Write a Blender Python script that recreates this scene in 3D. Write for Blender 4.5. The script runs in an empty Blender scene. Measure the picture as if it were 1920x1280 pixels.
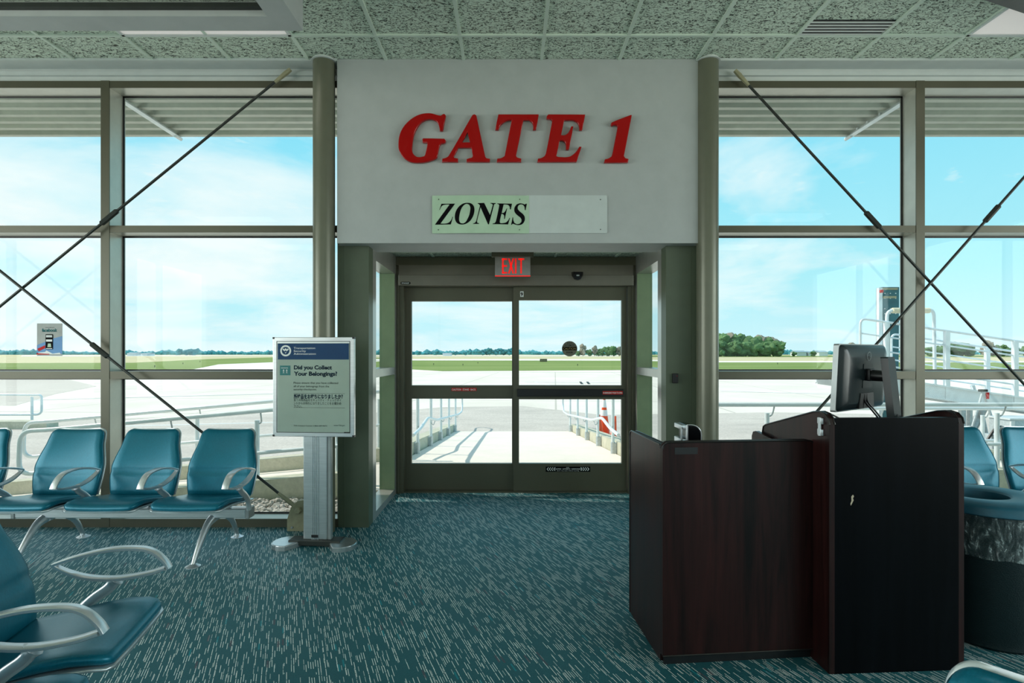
import bpy, bmesh, math, random
from mathutils import Vector, Matrix, noise
random.seed(7)
PI = math.pi
sc = bpy.context.scene
C = sc.collection
F, CX, CY, EYE = 1066.0, 955.0, 663.0, 1.38

# ---------------------------------------------------------------- camera
cam_d = bpy.data.cameras.new('camera'); cam = bpy.data.objects.new('camera', cam_d); C.objects.link(cam)
cam.location = (0, 0, EYE); cam.rotation_euler = (PI/2, 0, 0)
cam_d.sensor_width = 36; cam_d.lens = F/1920*36
cam_d.shift_x = 5/1920; cam_d.shift_y = 23/1920
cam_d.clip_start = 0.05; cam_d.clip_end = 6000
sc.camera = cam
sc.view_settings.view_transform = 'Standard'; sc.view_settings.look = 'None'
sc.view_settings.gamma = 1; sc.view_settings.use_curve_mapping = False
sc.view_settings.exposure = 0.0

# ---------------------------------------------------------------- node helper
class NT:
    def __init__(s, tree): s.t = tree; s.n = tree.nodes; s.l = tree.links
    def new(s, kind, **kw):
        nd = s.n.new(kind)
        for k, v in kw.items(): setattr(nd, k, v)
        return nd
    def link(s, a, b): s.l.new(a, b)
    def math(s, op, a, b=None, c=None):
        nd = s.new('ShaderNodeMath', operation=op)
        for i, v in enumerate((a, b, c)):
            if v is None: continue
            if hasattr(v, 'links'): s.link(v, nd.inputs[i])
            else: nd.inputs[i].default_value = v
        return nd.outputs[0]
    def ramp(s, fac, stops):
        nd = s.new('ShaderNodeValToRGB'); s.link(fac, nd.inputs[0])
        e = nd.color_ramp.elements
        while len(e) < len(stops): e.new(0.5)
        for el, (p, c) in zip(e, stops):
            el.position = p; el.color = (*c, 1) if len(c) == 3 else c
        return nd.outputs[0]
    def mix(s, fac, a, b):
        nd = s.new('ShaderNodeMix', data_type='RGBA')
        for i, v in ((0, fac), (6, a), (7, b)):
            if hasattr(v, 'links'): s.link(v, nd.inputs[i])
            else: nd.inputs[i].default_value = v if i == 0 else (*v, 1)
        return nd.outputs[2]
    def noise(s, vec, scale, detail=3, rough=0.5, dist=0.0):
        nd = s.new('ShaderNodeTexNoise'); nd.inputs['Scale'].default_value = scale
        nd.inputs['Detail'].default_value = detail; nd.inputs['Roughness'].default_value = rough
        nd.inputs['Distortion'].default_value = dist
        if vec is not None: s.link(vec, nd.inputs['Vector'])
        return nd.outputs['Fac']
    def mapping(s, vec, scale=(1, 1, 1), rot=(0, 0, 0), loc=(0, 0, 0)):
        nd = s.new('ShaderNodeMapping'); s.link(vec, nd.inputs[0])
        nd.inputs['Scale'].default_value = scale; nd.inputs['Rotation'].default_value = rot
        nd.inputs['Location'].default_value = loc
        return nd.outputs[0]

# ---------------------------------------------------------------- world
w = bpy.data.worlds.new('sky'); sc.world = w; w.use_nodes = True
T = NT(w.node_tree); T.n.clear()
tc = T.new('ShaderNodeTexCoord'); vec = tc.outputs['Generated']
sep = T.new('ShaderNodeSeparateXYZ'); T.link(vec, sep.inputs[0])
SKY = T.ramp(sep.outputs[2], [(0.0, (0.66, 0.90, 0.97)), (0.12, (0.44, 0.85, 0.95)), (0.35, (0.26, 0.74, 0.94)), (1.0, (0.10, 0.38, 0.72))])
zz = T.math('ADD', T.math('ABSOLUTE', sep.outputs[2]), 0.22)
cmb = T.new('ShaderNodeCombineXYZ')
T.link(T.math('DIVIDE', sep.outputs[0], zz), cmb.inputs[0]); T.link(T.math('DIVIDE', sep.outputs[1], zz), cmb.inputs[1])
n1 = T.noise(T.mapping(cmb.outputs[0], (0.9, 1.0, 1), (0, 0, 0.4), (3.3, 1.1, 0)), 1.1, 9, 0.58, 0.35)
leftw = T.math('MULTIPLY', T.math('MULTIPLY', sep.outputs[0], -1.0), 0.16)
cl = T.math('ADD', n1, leftw)
cm = T.ramp(cl, [(0.44, (0, 0, 0)), (0.56, (0.55, 0.55, 0.55)), (0.72, (1, 1, 1))])
n3 = T.noise(T.mapping(vec, (1, 1, 3.5)), 9, 6, 0.6, 0.2)
puff = T.ramp(n3, [(0.62, (0, 0, 0)), (0.72, (0.6, 0.6, 0.6))])
col = T.mix(cm, SKY, (0.93, 0.975, 0.99)); col = T.mix(T.math('MULTIPLY', puff, 0.8), col, (0.92, 0.96, 0.97))
bg = T.new('ShaderNodeBackground'); T.link(col, bg.inputs[0]); bg.inputs[1].default_value = 1.08
out = T.new('ShaderNodeOutputWorld'); T.link(bg.outputs[0], out.inputs[0])

# ---------------------------------------------------------------- sun, fixture lamps and added fill
sd = bpy.data.lights.new('sun', 'SUN'); sd.energy = 4.0; sd.angle = 0.009; sd.color = (1.0, 0.88, 0.79)
so = bpy.data.objects.new('sun', sd); C.objects.link(so)
so.rotation_euler = Vector((0.9, -0.28, -1.0)).to_track_quat('-Z', 'Y').to_euler(); so.location = (-20, 20, 30)
ROOM_LIGHT = 5
def room_light(x, y, sx, sy, e, z=3.6):
    d = bpy.data.lights.new('fixture_fill_light', 'AREA'); d.shape = 'RECTANGLE'; d.size = sx; d.size_y = sy; d.energy = e
    d.color = (1.0, 0.985, 0.95); o = bpy.data.objects.new('fixture_fill_light', d); C.objects.link(o); o.location = (x, y, z)
    return o
for lx, ly in ((-2.156, 3.76), (3.854, 3.76)):
    room_light(lx, ly, 1.1, 0.5, ROOM_LIGHT*0.3)
for lx in (-4.5, 0.0, 4.5):  # unseen fill lamps added overhead and behind the camera, without fixtures
    for ly in (-2.5, 0.1):
        room_light(lx, ly, 1.2, 0.6, ROOM_LIGHT)
FILL_RAD = 2.4   # radiance of fill lamps added behind made-up rear and side openings
for loc, rot, sx, sy in (((0, -4.62, 1.9), (PI/2, 0, PI), 12.0, 2.6), ((-7.12, -0.4, 1.9), (PI/2, 0, PI/2), 6.8, 2.6), ((7.12, -0.4, 1.9), (PI/2, 0, -PI/2), 6.8, 2.6)):
    d = bpy.data.lights.new('room_fill', 'AREA'); d.shape = 'RECTANGLE'; d.size = sx; d.size_y = sy
    d.energy = FILL_RAD*PI*sx*sy*(0.05 if sx > 10 else 2.1); d.color = (0.93, 1.0, 0.97)
    o = bpy.data.objects.new('room_fill', d); C.objects.link(o); o.location = loc; o.rotation_euler = (rot[0], 0, 0)
    o.rotation_euler = Vector((-loc[0] if abs(loc[0]) > 1 else 0, 1 if abs(loc[0]) < 1 else 0, 0)).to_track_quat('-Z', 'Y').to_euler()

# ---------------------------------------------------------------- materials
MATS = {}
def newmat(name):
    m = bpy.data.materials.new(name); m.use_nodes = True; t = NT(m.node_tree); MATS[name] = m
    b = t.n['Principled BSDF']; return m, t, b
def mat(name, col, rough=0.5, metal=0.0, spec=0.5, var=0.06, vscale=8.0, bump=0.0, bscale=60.0, emit=None, estr=0.0, coat=0.0, stretch=(1, 1, 1)):
    m, t, b = newmat(name)
    tc = t.new('ShaderNodeTexCoord'); v = t.mapping(tc.outputs['Object'], stretch)
    n = t.noise(v, vscale, 4, 0.6)
    lo = tuple(max(0, c*(1-var*2)) for c in col); hi = tuple(min(1, c*(1+var*2)) for c in col)
    t.link(t.ramp(n, [(0.3, lo), (0.7, hi)]), b.inputs['Base Color'])
    b.inputs['Roughness'].default_value = rough; b.inputs['Metallic'].default_value = metal
    b.inputs['Specular IOR Level'].default_value = spec; b.inputs['Coat Weight'].default_value = coat
    if bump:
        bp = t.new('ShaderNodeBump'); bp.inputs['Strength'].default_value = bump; bp.inputs['Distance'].default_value = 0.01
        t.link(t.noise(v, bscale, 5, 0.6), bp.inputs['Height']); t.link(bp.outputs[0], b.inputs['Normal'])
    if emit:
        b.inputs['Emission Color'].default_value = (*emit, 1); b.inputs['Emission Strength'].default_value = estr
    return m
M = {}
M['wall'] = mat('painted_wall', (0.40, 0.425, 0.42), 0.55, var=0.02, bump=0.05, bscale=200)
M['wall_room'] = mat('room_wall', (0.55, 0.56, 0.54), 0.7, var=0.02)
M['white_trim'] = mat('white_trim', (0.60, 0.64, 0.62), 0.4, var=0.02)
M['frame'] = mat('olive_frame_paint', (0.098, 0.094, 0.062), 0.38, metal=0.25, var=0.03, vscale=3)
M['pier'] = mat('green_pier_paint', (0.085, 0.11, 0.07), 0.45, var=0.03)
M['frame_lit'] = mat('skylit_frame', (0.50, 0.50, 0.44), 0.35, metal=0.5, var=0.03)  # skylight on the frame sides put into a paler colour
M['alu'] = mat('brushed_aluminium', (0.62, 0.64, 0.65), 0.28, metal=0.9, var=0.04, stretch=(1, 1, 12))
M['alu_sat'] = mat('satin_silver_metal', (0.74, 0.77, 0.79), 0.34, metal=0.85, var=0.02)
M['alu_soft'] = mat('clear_anodised', (0.50, 0.50, 0.47), 0.3, metal=0.6, var=0.03)
M['jamb'] = mat('green_jamb_paint', (0.20, 0.26, 0.15), 0.4, var=0.03)
M['operator'] = mat('brown_grey_cover', (0.17, 0.155, 0.125), 0.35, metal=0.3, var=0.03)
M['column'] = mat('column_paint', (0.15, 0.155, 0.11), 0.3, metal=0.2, var=0.03)
M['dark_metal'] = mat('dark_steel', (0.045, 0.05, 0.045), 0.4, metal=0.6)
M['tan_metal'] = mat('tan_painted_steel', (0.33, 0.31, 0.19), 0.5, var=0.08, vscale=20)
M['black'] = mat('black_plastic', (0.006, 0.006, 0.007), 0.4)
M['black_gloss'] = mat('black_gloss', (0.004, 0.004, 0.005), 0.12)
M['grey_plastic'] = mat('monitor_plastic', (0.015, 0.023, 0.025), 0.26, spec=0.3)
M['silver_plastic'] = mat('silver_plastic', (0.33, 0.36, 0.36), 0.35, metal=0.4)
M['red_letter'] = mat('glossy_red', (0.36, 0.002, 0.002), 0.15, spec=0.3, coat=0.12, var=0.01)
M['red_print'] = mat('red_print', (0.55, 0.01, 0.01), 0.5, spec=0.15)
M['red_glow'] = mat('lit_red_letters', (0.8, 0.01, 0.01), 0.5, emit=(1, 0.012, 0.008), estr=0.55)
M['white_print'] = mat('white_print', (0.85, 0.87, 0.86), 0.5, var=0.01)
M['black_print'] = mat('black_print', (0.004, 0.004, 0.005), 0.6, spec=0.06)
M['blue_print'] = mat('navy_print', (0.0, 0.045, 0.14), 0.35, spec=0.2, var=0.05)
M['teal_print'] = mat('teal_print', (0.0, 0.16, 0.17), 0.4)
M['sky_print'] = mat('sky_blue_print', (0.03, 0.22, 0.5), 0.4)
M['paper'] = mat('poster_paper', (0.34, 0.41, 0.36), 0.3, var=0.04, vscale=3)
M['paper_green'] = mat('green_tinted_board', (0.42, 0.58, 0.42), 0.45, var=0.03)
M['board'] = mat('pale_grey_board', (0.52, 0.57, 0.56), 0.4, var=0.02)
M['navy_text'] = mat('navy_text', (0.003, 0.02, 0.045), 0.5, spec=0.1)
M['grey_text'] = mat('grey_text', (0.02, 0.03, 0.03), 0.5, spec=0.1)
M['pipe'] = mat('white_painted_pipe', (0.68, 0.76, 0.79), 0.35, var=0.03)
M['galv'] = mat('galvanised_steel', (0.5, 0.56, 0.58), 0.4, metal=0.4, var=0.08, vscale=30)
M['ramp_white'] = mat('pale_aluminium', (0.72, 0.78, 0.80), 0.35, metal=0.2, var=0.05)
M['foam'] = mat('cream_foam', (0.72, 0.66, 0.48), 0.8, bump=0.5)
M['teal_panel'] = mat('dark_teal_panel', (0.03, 0.13, 0.15), 0.45, var=0.15, vscale=3)
M['canopy'] = mat('canopy_metal', (0.50, 0.52, 0.46), 0.5, var=0.04)
M['orange'] = mat('orange_cone', (0.85, 0.09, 0.015), 0.4)
M['bin'] = mat('bin_plastic', (0.004, 0.014, 0.016), 0.42, spec=0.25, bump=0.35, bscale=220)
M['bin_lid'] = mat('bin_lid_plastic', (0.012, 0.10, 0.15), 0.4, bump=0.1, bscale=220, var=0.1)
M['tree_trunk'] = mat('bark', (0.06, 0.05, 0.04), 0.9)
M['tree_green'] = mat('dark_foliage', (0.13, 0.24, 0.10), 0.9, var=0.35, vscale=0.35, spec=0.1)
M['tree_far'] = mat('haze_blue_foliage', (0.08, 0.32, 0.36), 0.9, var=0.25, vscale=0.2, spec=0.1)  # bluish aerial haze put into the leaf colour
M['tree_bare'] = mat('grey_green_foliage', (0.30, 0.28, 0.22), 0.9, var=0.3, vscale=0.4, spec=0.1)
M['building_white'] = mat('white_cladding', (0.7, 0.74, 0.75), 0.6)
M['building_grey'] = mat('grey_roofing', (0.25, 0.36, 0.40), 0.6)
M['edge_black'] = mat('black_edge_band', (0.008, 0.006, 0.006), 0.3)
M['seat_shell'] = mat('silver_shell', (0.55, 0.60, 0.62), 0.32, metal=0.8)

def glass_mat(name, tint=(0.95, 0.985, 0.975), refl=1.0, rough=0.0):
    m, t, b = newmat(name); t.n.remove(b)
    tr = t.new('ShaderNodeBsdfTransparent'); tr.inputs[0].default_value = (*tint, 1)
    gl = t.new('ShaderNodeBsdfGlossy'); gl.inputs['Roughness'].default_value = rough
    ge = t.new('ShaderNodeNewGeometry'); dt = t.new('ShaderNodeVectorMath', operation='DOT_PRODUCT'); t.link(ge.outputs['Incoming'], dt.inputs[0]); t.link(ge.outputs['Normal'], dt.inputs[1])
    frv = t.math('ADD', 0.03, t.math('MULTIPLY', 0.9, t.math('POWER', t.math('SUBTRACT', 1.0, t.math('ABSOLUTE', dt.outputs['Value'])), 5.0)))
    mx = t.new('ShaderNodeMixShader')
    t.link(t.math('MULTIPLY', frv, refl*0.38), mx.inputs[0]); t.link(tr.outputs[0], mx.inputs[1]); t.link(gl.outputs[0], mx.inputs[2])
    t.link(mx.outputs[0], t.n['Material Output'].inputs[0]); return m
M['glass'] = glass_mat('window_glass')
M['cover'] = glass_mat('clear_sign_cover', (0.97, 0.98, 0.97), 0.35, 0.05)
m, t, b = newmat('clear_bag'); M['bag'] = m
tr = t.new('ShaderNodeBsdfTransparent'); tr.inputs[0].default_value = (0.93, 0.97, 0.97, 1)
b.inputs['Base Color'].default_value = (0.62, 0.72, 0.72, 1); b.inputs['Roughness'].default_value = 0.18
tc = t.new('ShaderNodeTexCoord'); nz = t.noise(t.mapping(tc.outputs['Object'], (1.6, 1.6, 0.6)), 16, 6, 0.62, 2.2)
mx = t.new('ShaderNodeMixShader'); t.link(t.ramp(nz, [(0.42, (0.03,)*3), (0.56, (0.12,)*3), (0.72, (0.6,)*3)]), mx.inputs[0])
t.link(tr.outputs[0], mx.inputs[1]); t.link(b.outputs[0], mx.inputs[2]); t.link(mx.outputs[0], t.n['Material Output'].inputs[0])

# upholstery: teal vinyl with fine streaks
def vinyl(name, col):
    m, t, b = newmat(name)
    tc = t.new('ShaderNodeTexCoord'); v = tc.outputs['Object']
    n = t.noise(v, 2.5, 4, 0.6); n2 = t.noise(t.mapping(v, (70, 70, 6)), 3, 4, 0.7)
    k = t.math('ADD', t.math('MULTIPLY', n, 0.4), t.math('MULTIPLY', n2, 0.6))
    t.link(t.ramp(k, [(0.3, tuple(c*0.72 for c in col)), (0.75, tuple(min(1, c*1.45+0.004) for c in col))]), b.inputs['Base Color'])
    b.inputs['Roughness'].default_value = 0.30; b.inputs['Specular IOR Level'].default_value = 0.9; b.inputs['Specular Tint'].default_value = (0.04, 0.6, 0.85, 1); b.inputs['Coat Weight'].default_value = 0.3; b.inputs['Coat IOR'].default_value = 1.6; b.inputs['Coat Roughness'].default_value = 0.25; b.inputs['Coat Tint'].default_value = (0.5, 0.95, 1, 1)
    bp = t.new('ShaderNodeBump'); bp.inputs['Strength'].default_value = 0.12; bp.inputs['Distance'].default_value = 0.004
    t.link(t.noise(v, 400, 3, 0.6), bp.inputs['Height']); t.link(bp.outputs[0], b.inputs['Normal'])
    return m
M['vinyl'] = vinyl('teal_vinyl', (0.0, 0.082, 0.122))

# dark wood laminate, vertical grain
def wood(name, lo, hi, sp=0.25):
    m, t, b = newmat(name)
    tc = t.new('ShaderNodeTexCoord'); v = t.mapping(tc.outputs['Object'], (9, 9, 0.55))
    n = t.noise(v, 1.2, 6, 0.62, 1.4); n2 = t.noise(t.mapping(tc.outputs['Object'], (180, 180, 5)), 1.5, 3)
    k = t.math('ADD', t.math('MULTIPLY', n, 0.75), t.math('MULTIPLY', n2, 0.25))
    t.link(t.ramp(k, [(0.35, lo), (0.5, tuple((a+c)/2 for a, c in zip(lo, hi))), (0.68, hi)]), b.inputs['Base Color'])
    b.inputs['Roughness'].default_value = 0.34; b.inputs['Specular IOR Level'].default_value = sp
    return m
M['wood'] = wood('mahogany_laminate', (0.004, 0.002, 0.002), (0.034, 0.009, 0.008))
M['wood_dark'] = wood('black_brown_laminate', (0.0010, 0.0012, 0.0016), (0.0025, 0.0032, 0.0045), 0.06)

# carpet
m, t, b = newmat('carpet'); M['carpet'] = m
tc = t.new('ShaderNodeTexCoord'); v = t.mapping(tc.outputs['Object'], (1, 1, 1), (0, 0, math.radians(-21.5)))
sp = t.new('ShaderNodeSeparateXYZ'); t.link(v, sp.inputs[0]); U, V = sp.outputs[0], sp.outputs[1]
def wnoise(a, b_=0.0):
    cb = t.new('ShaderNodeCombineXYZ')
    for i, q in enumerate((a, b_)):
        if hasattr(q, 'links'): t.link(q, cb.inputs[i])
        else: cb.inputs[i].default_value = q
    wn = t.new('ShaderNodeTexWhiteNoise', noise_dimensions='3D'); t.link(cb.outputs[0], wn.inputs[0]); return wn.outputs[0]
def cells(us, vs, seed):
    u = t.math('DIVIDE', U, us); ui = t.math('FLOOR', u); uf = t.math('FRACT', u)
    off = wnoise(ui, seed); vv = t.math('ADD', t.math('DIVIDE', V, vs), t.math('MULTIPLY', off, 7.3))
    vi = t.math('FLOOR', vv); vf = t.math('FRACT', vv)
    return uf, vf, wnoise(ui, t.math('ADD', vi, seed*3.7))
def inside(f, a, b_): return t.math('MULTIPLY', t.math('GREATER_THAN', f, a), t.math('LESS_THAN', f, b_))
uf, vf, h = cells(0.0100, 0.066, 1.0); uf3, vf3, h3 = cells(0.0171, 0.048, 9.0)
big = t.noise(v, 2.2, 2)
dash = t.math('MULTIPLY', t.math('MULTIPLY', inside(uf, 0.34, 0.59), inside(vf, 0.05, 0.95)), t.math('GREATER_THAN', h, t.math('ADD', 0.50, t.math('MULTIPLY', big, 0.24))))
dash2 = t.math('MULTIPLY', t.math('MULTIPLY', inside(uf3, 0.4, 0.52), inside(vf3, 0.05, 0.9)), t.math('GREATER_THAN', h3, 0.72))
dash = t.math('MAXIMUM', dash, t.math('MULTIPLY', dash2, 0.7))
uf2, vf2, h2 = cells(0.021, 0.062, 5.0)
teal = t.math('MULTIPLY', inside(uf2, 0.3, 0.65), t.math('GREATER_THAN', h2, 0.978))
mar = t.math('MULTIPLY', inside(uf2, 0.25, 0.7), t.math('LESS_THAN', h2, 0.022))
kn = t.noise(t.mapping(v, (1, 0.45, 1)), 420, 2, 0.8); lg = t.noise(v, 1.6, 3)
base = t.mix(lg, (0.003, 0.058, 0.070), (0.016, 0.050, 0.056))
base = t.mix(t.ramp(kn, [(0.42, (0, 0, 0)), (0.62, (1, 1, 1))]), base, (0.030, 0.110, 0.125))
ribs = t.math('GREATER_THAN', t.math('FRACT', t.math('DIVIDE', U, 0.0042)), 0.72)
base = t.mix(t.math('MULTIPLY', ribs, 0.55), base, (0.004, 0.010, 0.011))
c1 = t.mix(t.math('MULTIPLY', dash, 1.0), base, (0.86, 0.88, 0.82)); c1 = t.mix(t.math('MULTIPLY', teal, 0.8), c1, (0.0, 0.20, 0.24)); c1 = t.mix(t.math('MULTIPLY', mar, 0.7), c1, (0.10, 0.035, 0.045))
t.link(c1, b.inputs['Base Color']); b.inputs['Roughness'].default_value = 0.52; b.inputs['Specular IOR Level'].default_value = 0.6
b.inputs['Specular Tint'].default_value = (0.1, 0.75, 0.9, 1); b.inputs['Sheen Weight'].default_value = 0.10; b.inputs['Sheen Tint'].default_value = (0.1, 0.75, 0.9, 1)
bp = t.new('ShaderNodeBump'); bp.inputs['Strength'].default_value = 0.5; bp.inputs['Distance'].default_value = 0.003
t.link(t.math('ADD', kn, dash), bp.inputs['Height']); t.link(bp.outputs[0], b.inputs['Normal'])

# ceiling tile (fissured mineral board); grid bars are geometry
m, t, b = newmat('ceiling_tile'); M['tile'] = m
tc = t.new('ShaderNodeTexCoord'); v = t.mapping(tc.outputs['Object'], (0.55, 1.0, 1))
n1 = t.noise(v, 62, 6, 0.66, 1.6); n2 = t.noise(v, 3, 2)
f = t.ramp(n1, [(0.405, (0, 0, 0)), (0.47, (1, 1, 1))])
t.link(t.mix(f, (0.04, 0.05, 0.04), (0.66, 0.76, 0.64)), b.inputs['Base Color']); b.inputs['Roughness'].default_value = 0.9  # green tint of the light is put into the tile colour
bp = t.new('ShaderNodeBump'); bp.inputs['Strength'].default_value = 0.9; bp.inputs['Distance'].default_value = 0.01
t.link(f, bp.inputs['Height']); t.link(bp.outputs[0], b.inputs['Normal'])
M['tee'] = mat('ceiling_grid_paint', (0.62, 0.72, 0.62), 0.5, var=0.02)  # carries the same green cast of light in its colour
M['lamp_lens'] = mat('fixture_lens', (0.82, 0.78, 0.76), 0.5, var=0.01, emit=(1, 0.94, 0.9), estr=0.25)

# exterior grounds
def ground(name, stops, scale, detail=8, stretch=(1, 1, 1), rough=0.9, joints=0, fine=0.0):
    m, t, b = newmat(name); tc = t.new('ShaderNodeTexCoord'); v = t.mapping(tc.outputs['Object'], stretch)
    n = t.noise(v, scale, detail, 0.62, 0.3); c = t.ramp(n, stops)
    if fine:
        n2 = t.noise(tc.outputs['Object'], 18, 6, 0.75); c = t.mix(t.math('MULTIPLY', t.ramp(n2, [(0.35, (1,)*3), (0.65, (0,)*3)]), fine), c, (0.26, 0.24, 0.20))
    if joints:
        s2 = t.new('ShaderNodeSeparateXYZ'); t.link(t.mapping(tc.outputs['Object'], (1, 1, 1), (0, 0, 0.08)), s2.inputs[0])
        ln = t.math('MAXIMUM', t.math('LESS_THAN', t.math('FRACT', t.math('DIVIDE', s2.outputs[0], joints)), 0.012), t.math('LESS_THAN', t.math('FRACT', t.math('DIVIDE', s2.outputs[1], joints)), 0.02))
        c = t.mix(t.math('MULTIPLY', ln, 0.6), c, (0.36, 0.33, 0.29))
    t.link(c, b.inputs['Base Color']); b.inputs['Roughness'].default_value = rough; b.inputs['Specular IOR Level'].default_value = 0.15
    return m
M['apron'] = ground('apron_concrete', [(0.3, (0.70, 0.64, 0.56)), (0.7, (0.84, 0.77, 0.68))], 0.25, joints=6.0)
M['asphalt'] = ground('worn_asphalt', [(0.3, (0.54, 0.49, 0.44)), (0.7, (0.74, 0.67, 0.60))], 0.6, stretch=(0.6, 1.4, 1), fine=0.45)
M['ramp_conc'] = ground('ramp_concrete', [(0.3, (0.80, 0.73, 0.64)), (0.7, (0.88, 0.80, 0.71))], 2.0, fine=0.12)
M['curb'] = ground('curb_concrete', [(0.3, (0.48, 0.49, 0.37)), (0.7, (0.66, 0.64, 0.52))], 3.0, fine=0.35)
M['grass'] = ground('mown_grass', [(0.3, (0.13, 0.21, 0.04)), (0.7, (0.26, 0.32, 0.10))], 0.06, stretch=(0.3, 1.5, 1))
M['field'] = ground('dry_field', [(0.3, (0.52, 0.45, 0.27)), (0.7, (0.62, 0.56, 0.34))], 0.02, stretch=(0.3, 1.5, 1))
M['runway'] = ground('runway_concrete', [(0.3, (0.80, 0.75, 0.67)), (0.7, (0.88, 0.82, 0.74))], 0.05)
M['gravel'] = ground('gravel_bed', [(0.3, (0.16, 0.15, 0.12)), (0.7, (0.38, 0.37, 0.33))], 18)
M['stone'] = ground('gravel_stone', [(0.3, (0.30, 0.29, 0.26)), (0.7, (0.62, 0.60, 0.56))], 9)

# ---------------------------------------------------------------- mesh helpers
def B(): return bmesh.new()
def box(bm, x0, x1, y0, y1, z0, z1, mtx=None, bev=0.0):
    vs = [bm.verts.new((x, y, z)) for x in (x0, x1) for y in (y0, y1) for z in (z0, z1)]
    fs = [(0, 1, 3, 2), (4, 6, 7, 5), (0, 4, 5, 1), (2, 3, 7, 6), (0, 2, 6, 4), (1, 5, 7, 3)]
    faces = [bm.faces.new([vs[i] for i in f]) for f in fs]
    if bev:
        ed = list({e for f in faces for e in f.edges})
        r = bmesh.ops.bevel(bm, geom=ed, offset=bev, segments=2, affect='EDGES', profile=0.5)
        vs = list({v for f in r['faces'] for v in f.verts} | {v for v in vs if v.is_valid})
    if mtx is not None:
        for v in vs:
            if v.is_valid: v.co = mtx @ v.co
    return bm
def tube(bm, pts, r, seg=10, cap=True, flat=None):
    """round tube along points; r number or list; flat=(sx,sy) squashes the section"""
    pts = [Vector(p) for p in pts]; n = len(pts); rs = r if isinstance(r, (list, tuple)) else [r]*n
    rings = []; up = None
    for i, p in enumerate(pts):
        d = (pts[min(i+1, n-1)] - pts[max(i-1, 0)]).normalized()
        if up is None:
            up = Vector((0, 0, 1)) if abs(d.z) < 0.9 else Vector((1, 0, 0))
        a = d.cross(up).normalized(); c = a.cross(d).normalized(); up = c
        ring = []
        for k in range(seg):
            th = 2*PI*k/seg; ca, sa = math.cos(th), math.sin(th)
            if flat: ca *= flat[0]; sa *= flat[1]
            ring.append(bm.verts.new(p + a*(rs[i]*ca) + c*(rs[i]*sa)))
        rings.append(ring)
    for i in range(n-1):
        for k in range(seg):
            bm.faces.new((rings[i][k], rings[i][(k+1) % seg], rings[i+1][(k+1) % seg], rings[i+1][k]))
    if cap: bm.faces.new(rings[0][::-1]); bm.faces.new(rings[-1])
    return bm
def arc_pts(pts, n=6):
    """smooth a polyline with Catmull-Rom"""
    pts = [Vector(p) for p in pts]; o = []
    for i in range(len(pts)-1):
        p0 = pts[max(i-1, 0)]; p1 = pts[i]; p2 = pts[i+1]; p3 = pts[min(i+2, len(pts)-1)]
        for k in range(n):
            u = k/n
            o.append(0.5*((2*p1)+(-p0+p2)*u+(2*p0-5*p1+4*p2-p3)*u*u+(-p0+3*p1-3*p2+p3)*u**3))
    o.append(pts[-1]); return o
def bend(pts, rad=0.1, n=5):
    """polyline with rounded corners"""
    pts = [Vector(p) for p in pts]; o = [pts[0]]
    for i in range(1, len(pts)-1):
        a, b_, c = pts[i-1], pts[i], pts[i+1]
        r1 = min(rad, (a-b_).length*0.49, (c-b_).length*0.49)
        s = b_+(a-b_).normalized()*r1; e = b_+(c-b_).normalized()*r1
        for k in range(n+1):
            u = k/n; o.append((1-u)**2*s+2*u*(1-u)*b_+u*u*e)
    o.append(pts[-1]); return o
def lathe(bm, prof, seg=32, cx=0, cy=0, closed=True, wob=None):
    rings = []
    for (r, z) in prof:
        ring = []
        for k in range(seg):
            th = 2*PI*k/seg; rr = r if wob is None else r+wob(th, z)
            ring.append(bm.verts.new((cx+rr*math.cos(th), cy+rr*math.sin(th), z)))
        rings.append(ring)
    for a, b_ in zip(rings, rings[1:]):
        for k in range(seg): bm.faces.new((a[k], a[(k+1) % seg], b_[(k+1) % seg], b_[k]))
    if closed:
        if prof[0][0] > 1e-4: bm.faces.new(rings[0][::-1])
        if prof[-1][0] > 1e-4: bm.faces.new(rings[-1])
    return bm
def prism(bm, poly, fn0, fn1):
    """poly list of 2D; fn0/fn1 map 2D to 3D for the two faces"""
    a = [bm.verts.new(fn0(p)) for p in poly]; b_ = [bm.verts.new(fn1(p)) for p in poly]; n = len(poly)
    bm.faces.new(a); bm.faces.new(b_[::-1])
    for i in range(n): bm.faces.new((a[i], b_[i], b_[(i+1) % n], a[(i+1) % n]))
    return bm
def rrect(x0, x1, z0, z1, rs=(0, 0, 0, 0), n=6):
    """rounded rectangle: radii bottom-left, bottom-right, top-right, top-left"""
    o = []
    for (cx, cz, r, a0) in ((x0+rs[0], z0+rs[0], rs[0], PI), (x1-rs[1], z0+rs[1], rs[1], 1.5*PI), (x1-rs[2], z1-rs[2], rs[2], 0), (x0+rs[3], z1-rs[3], rs[3], 0.5*PI)):
        if r == 0: o.append((cx, cz)); continue
        for k in range(n+1): a = a0+PI/2*k/n; o.append((cx+r*math.cos(a), cz+r*math.sin(a)))
    return o
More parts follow.
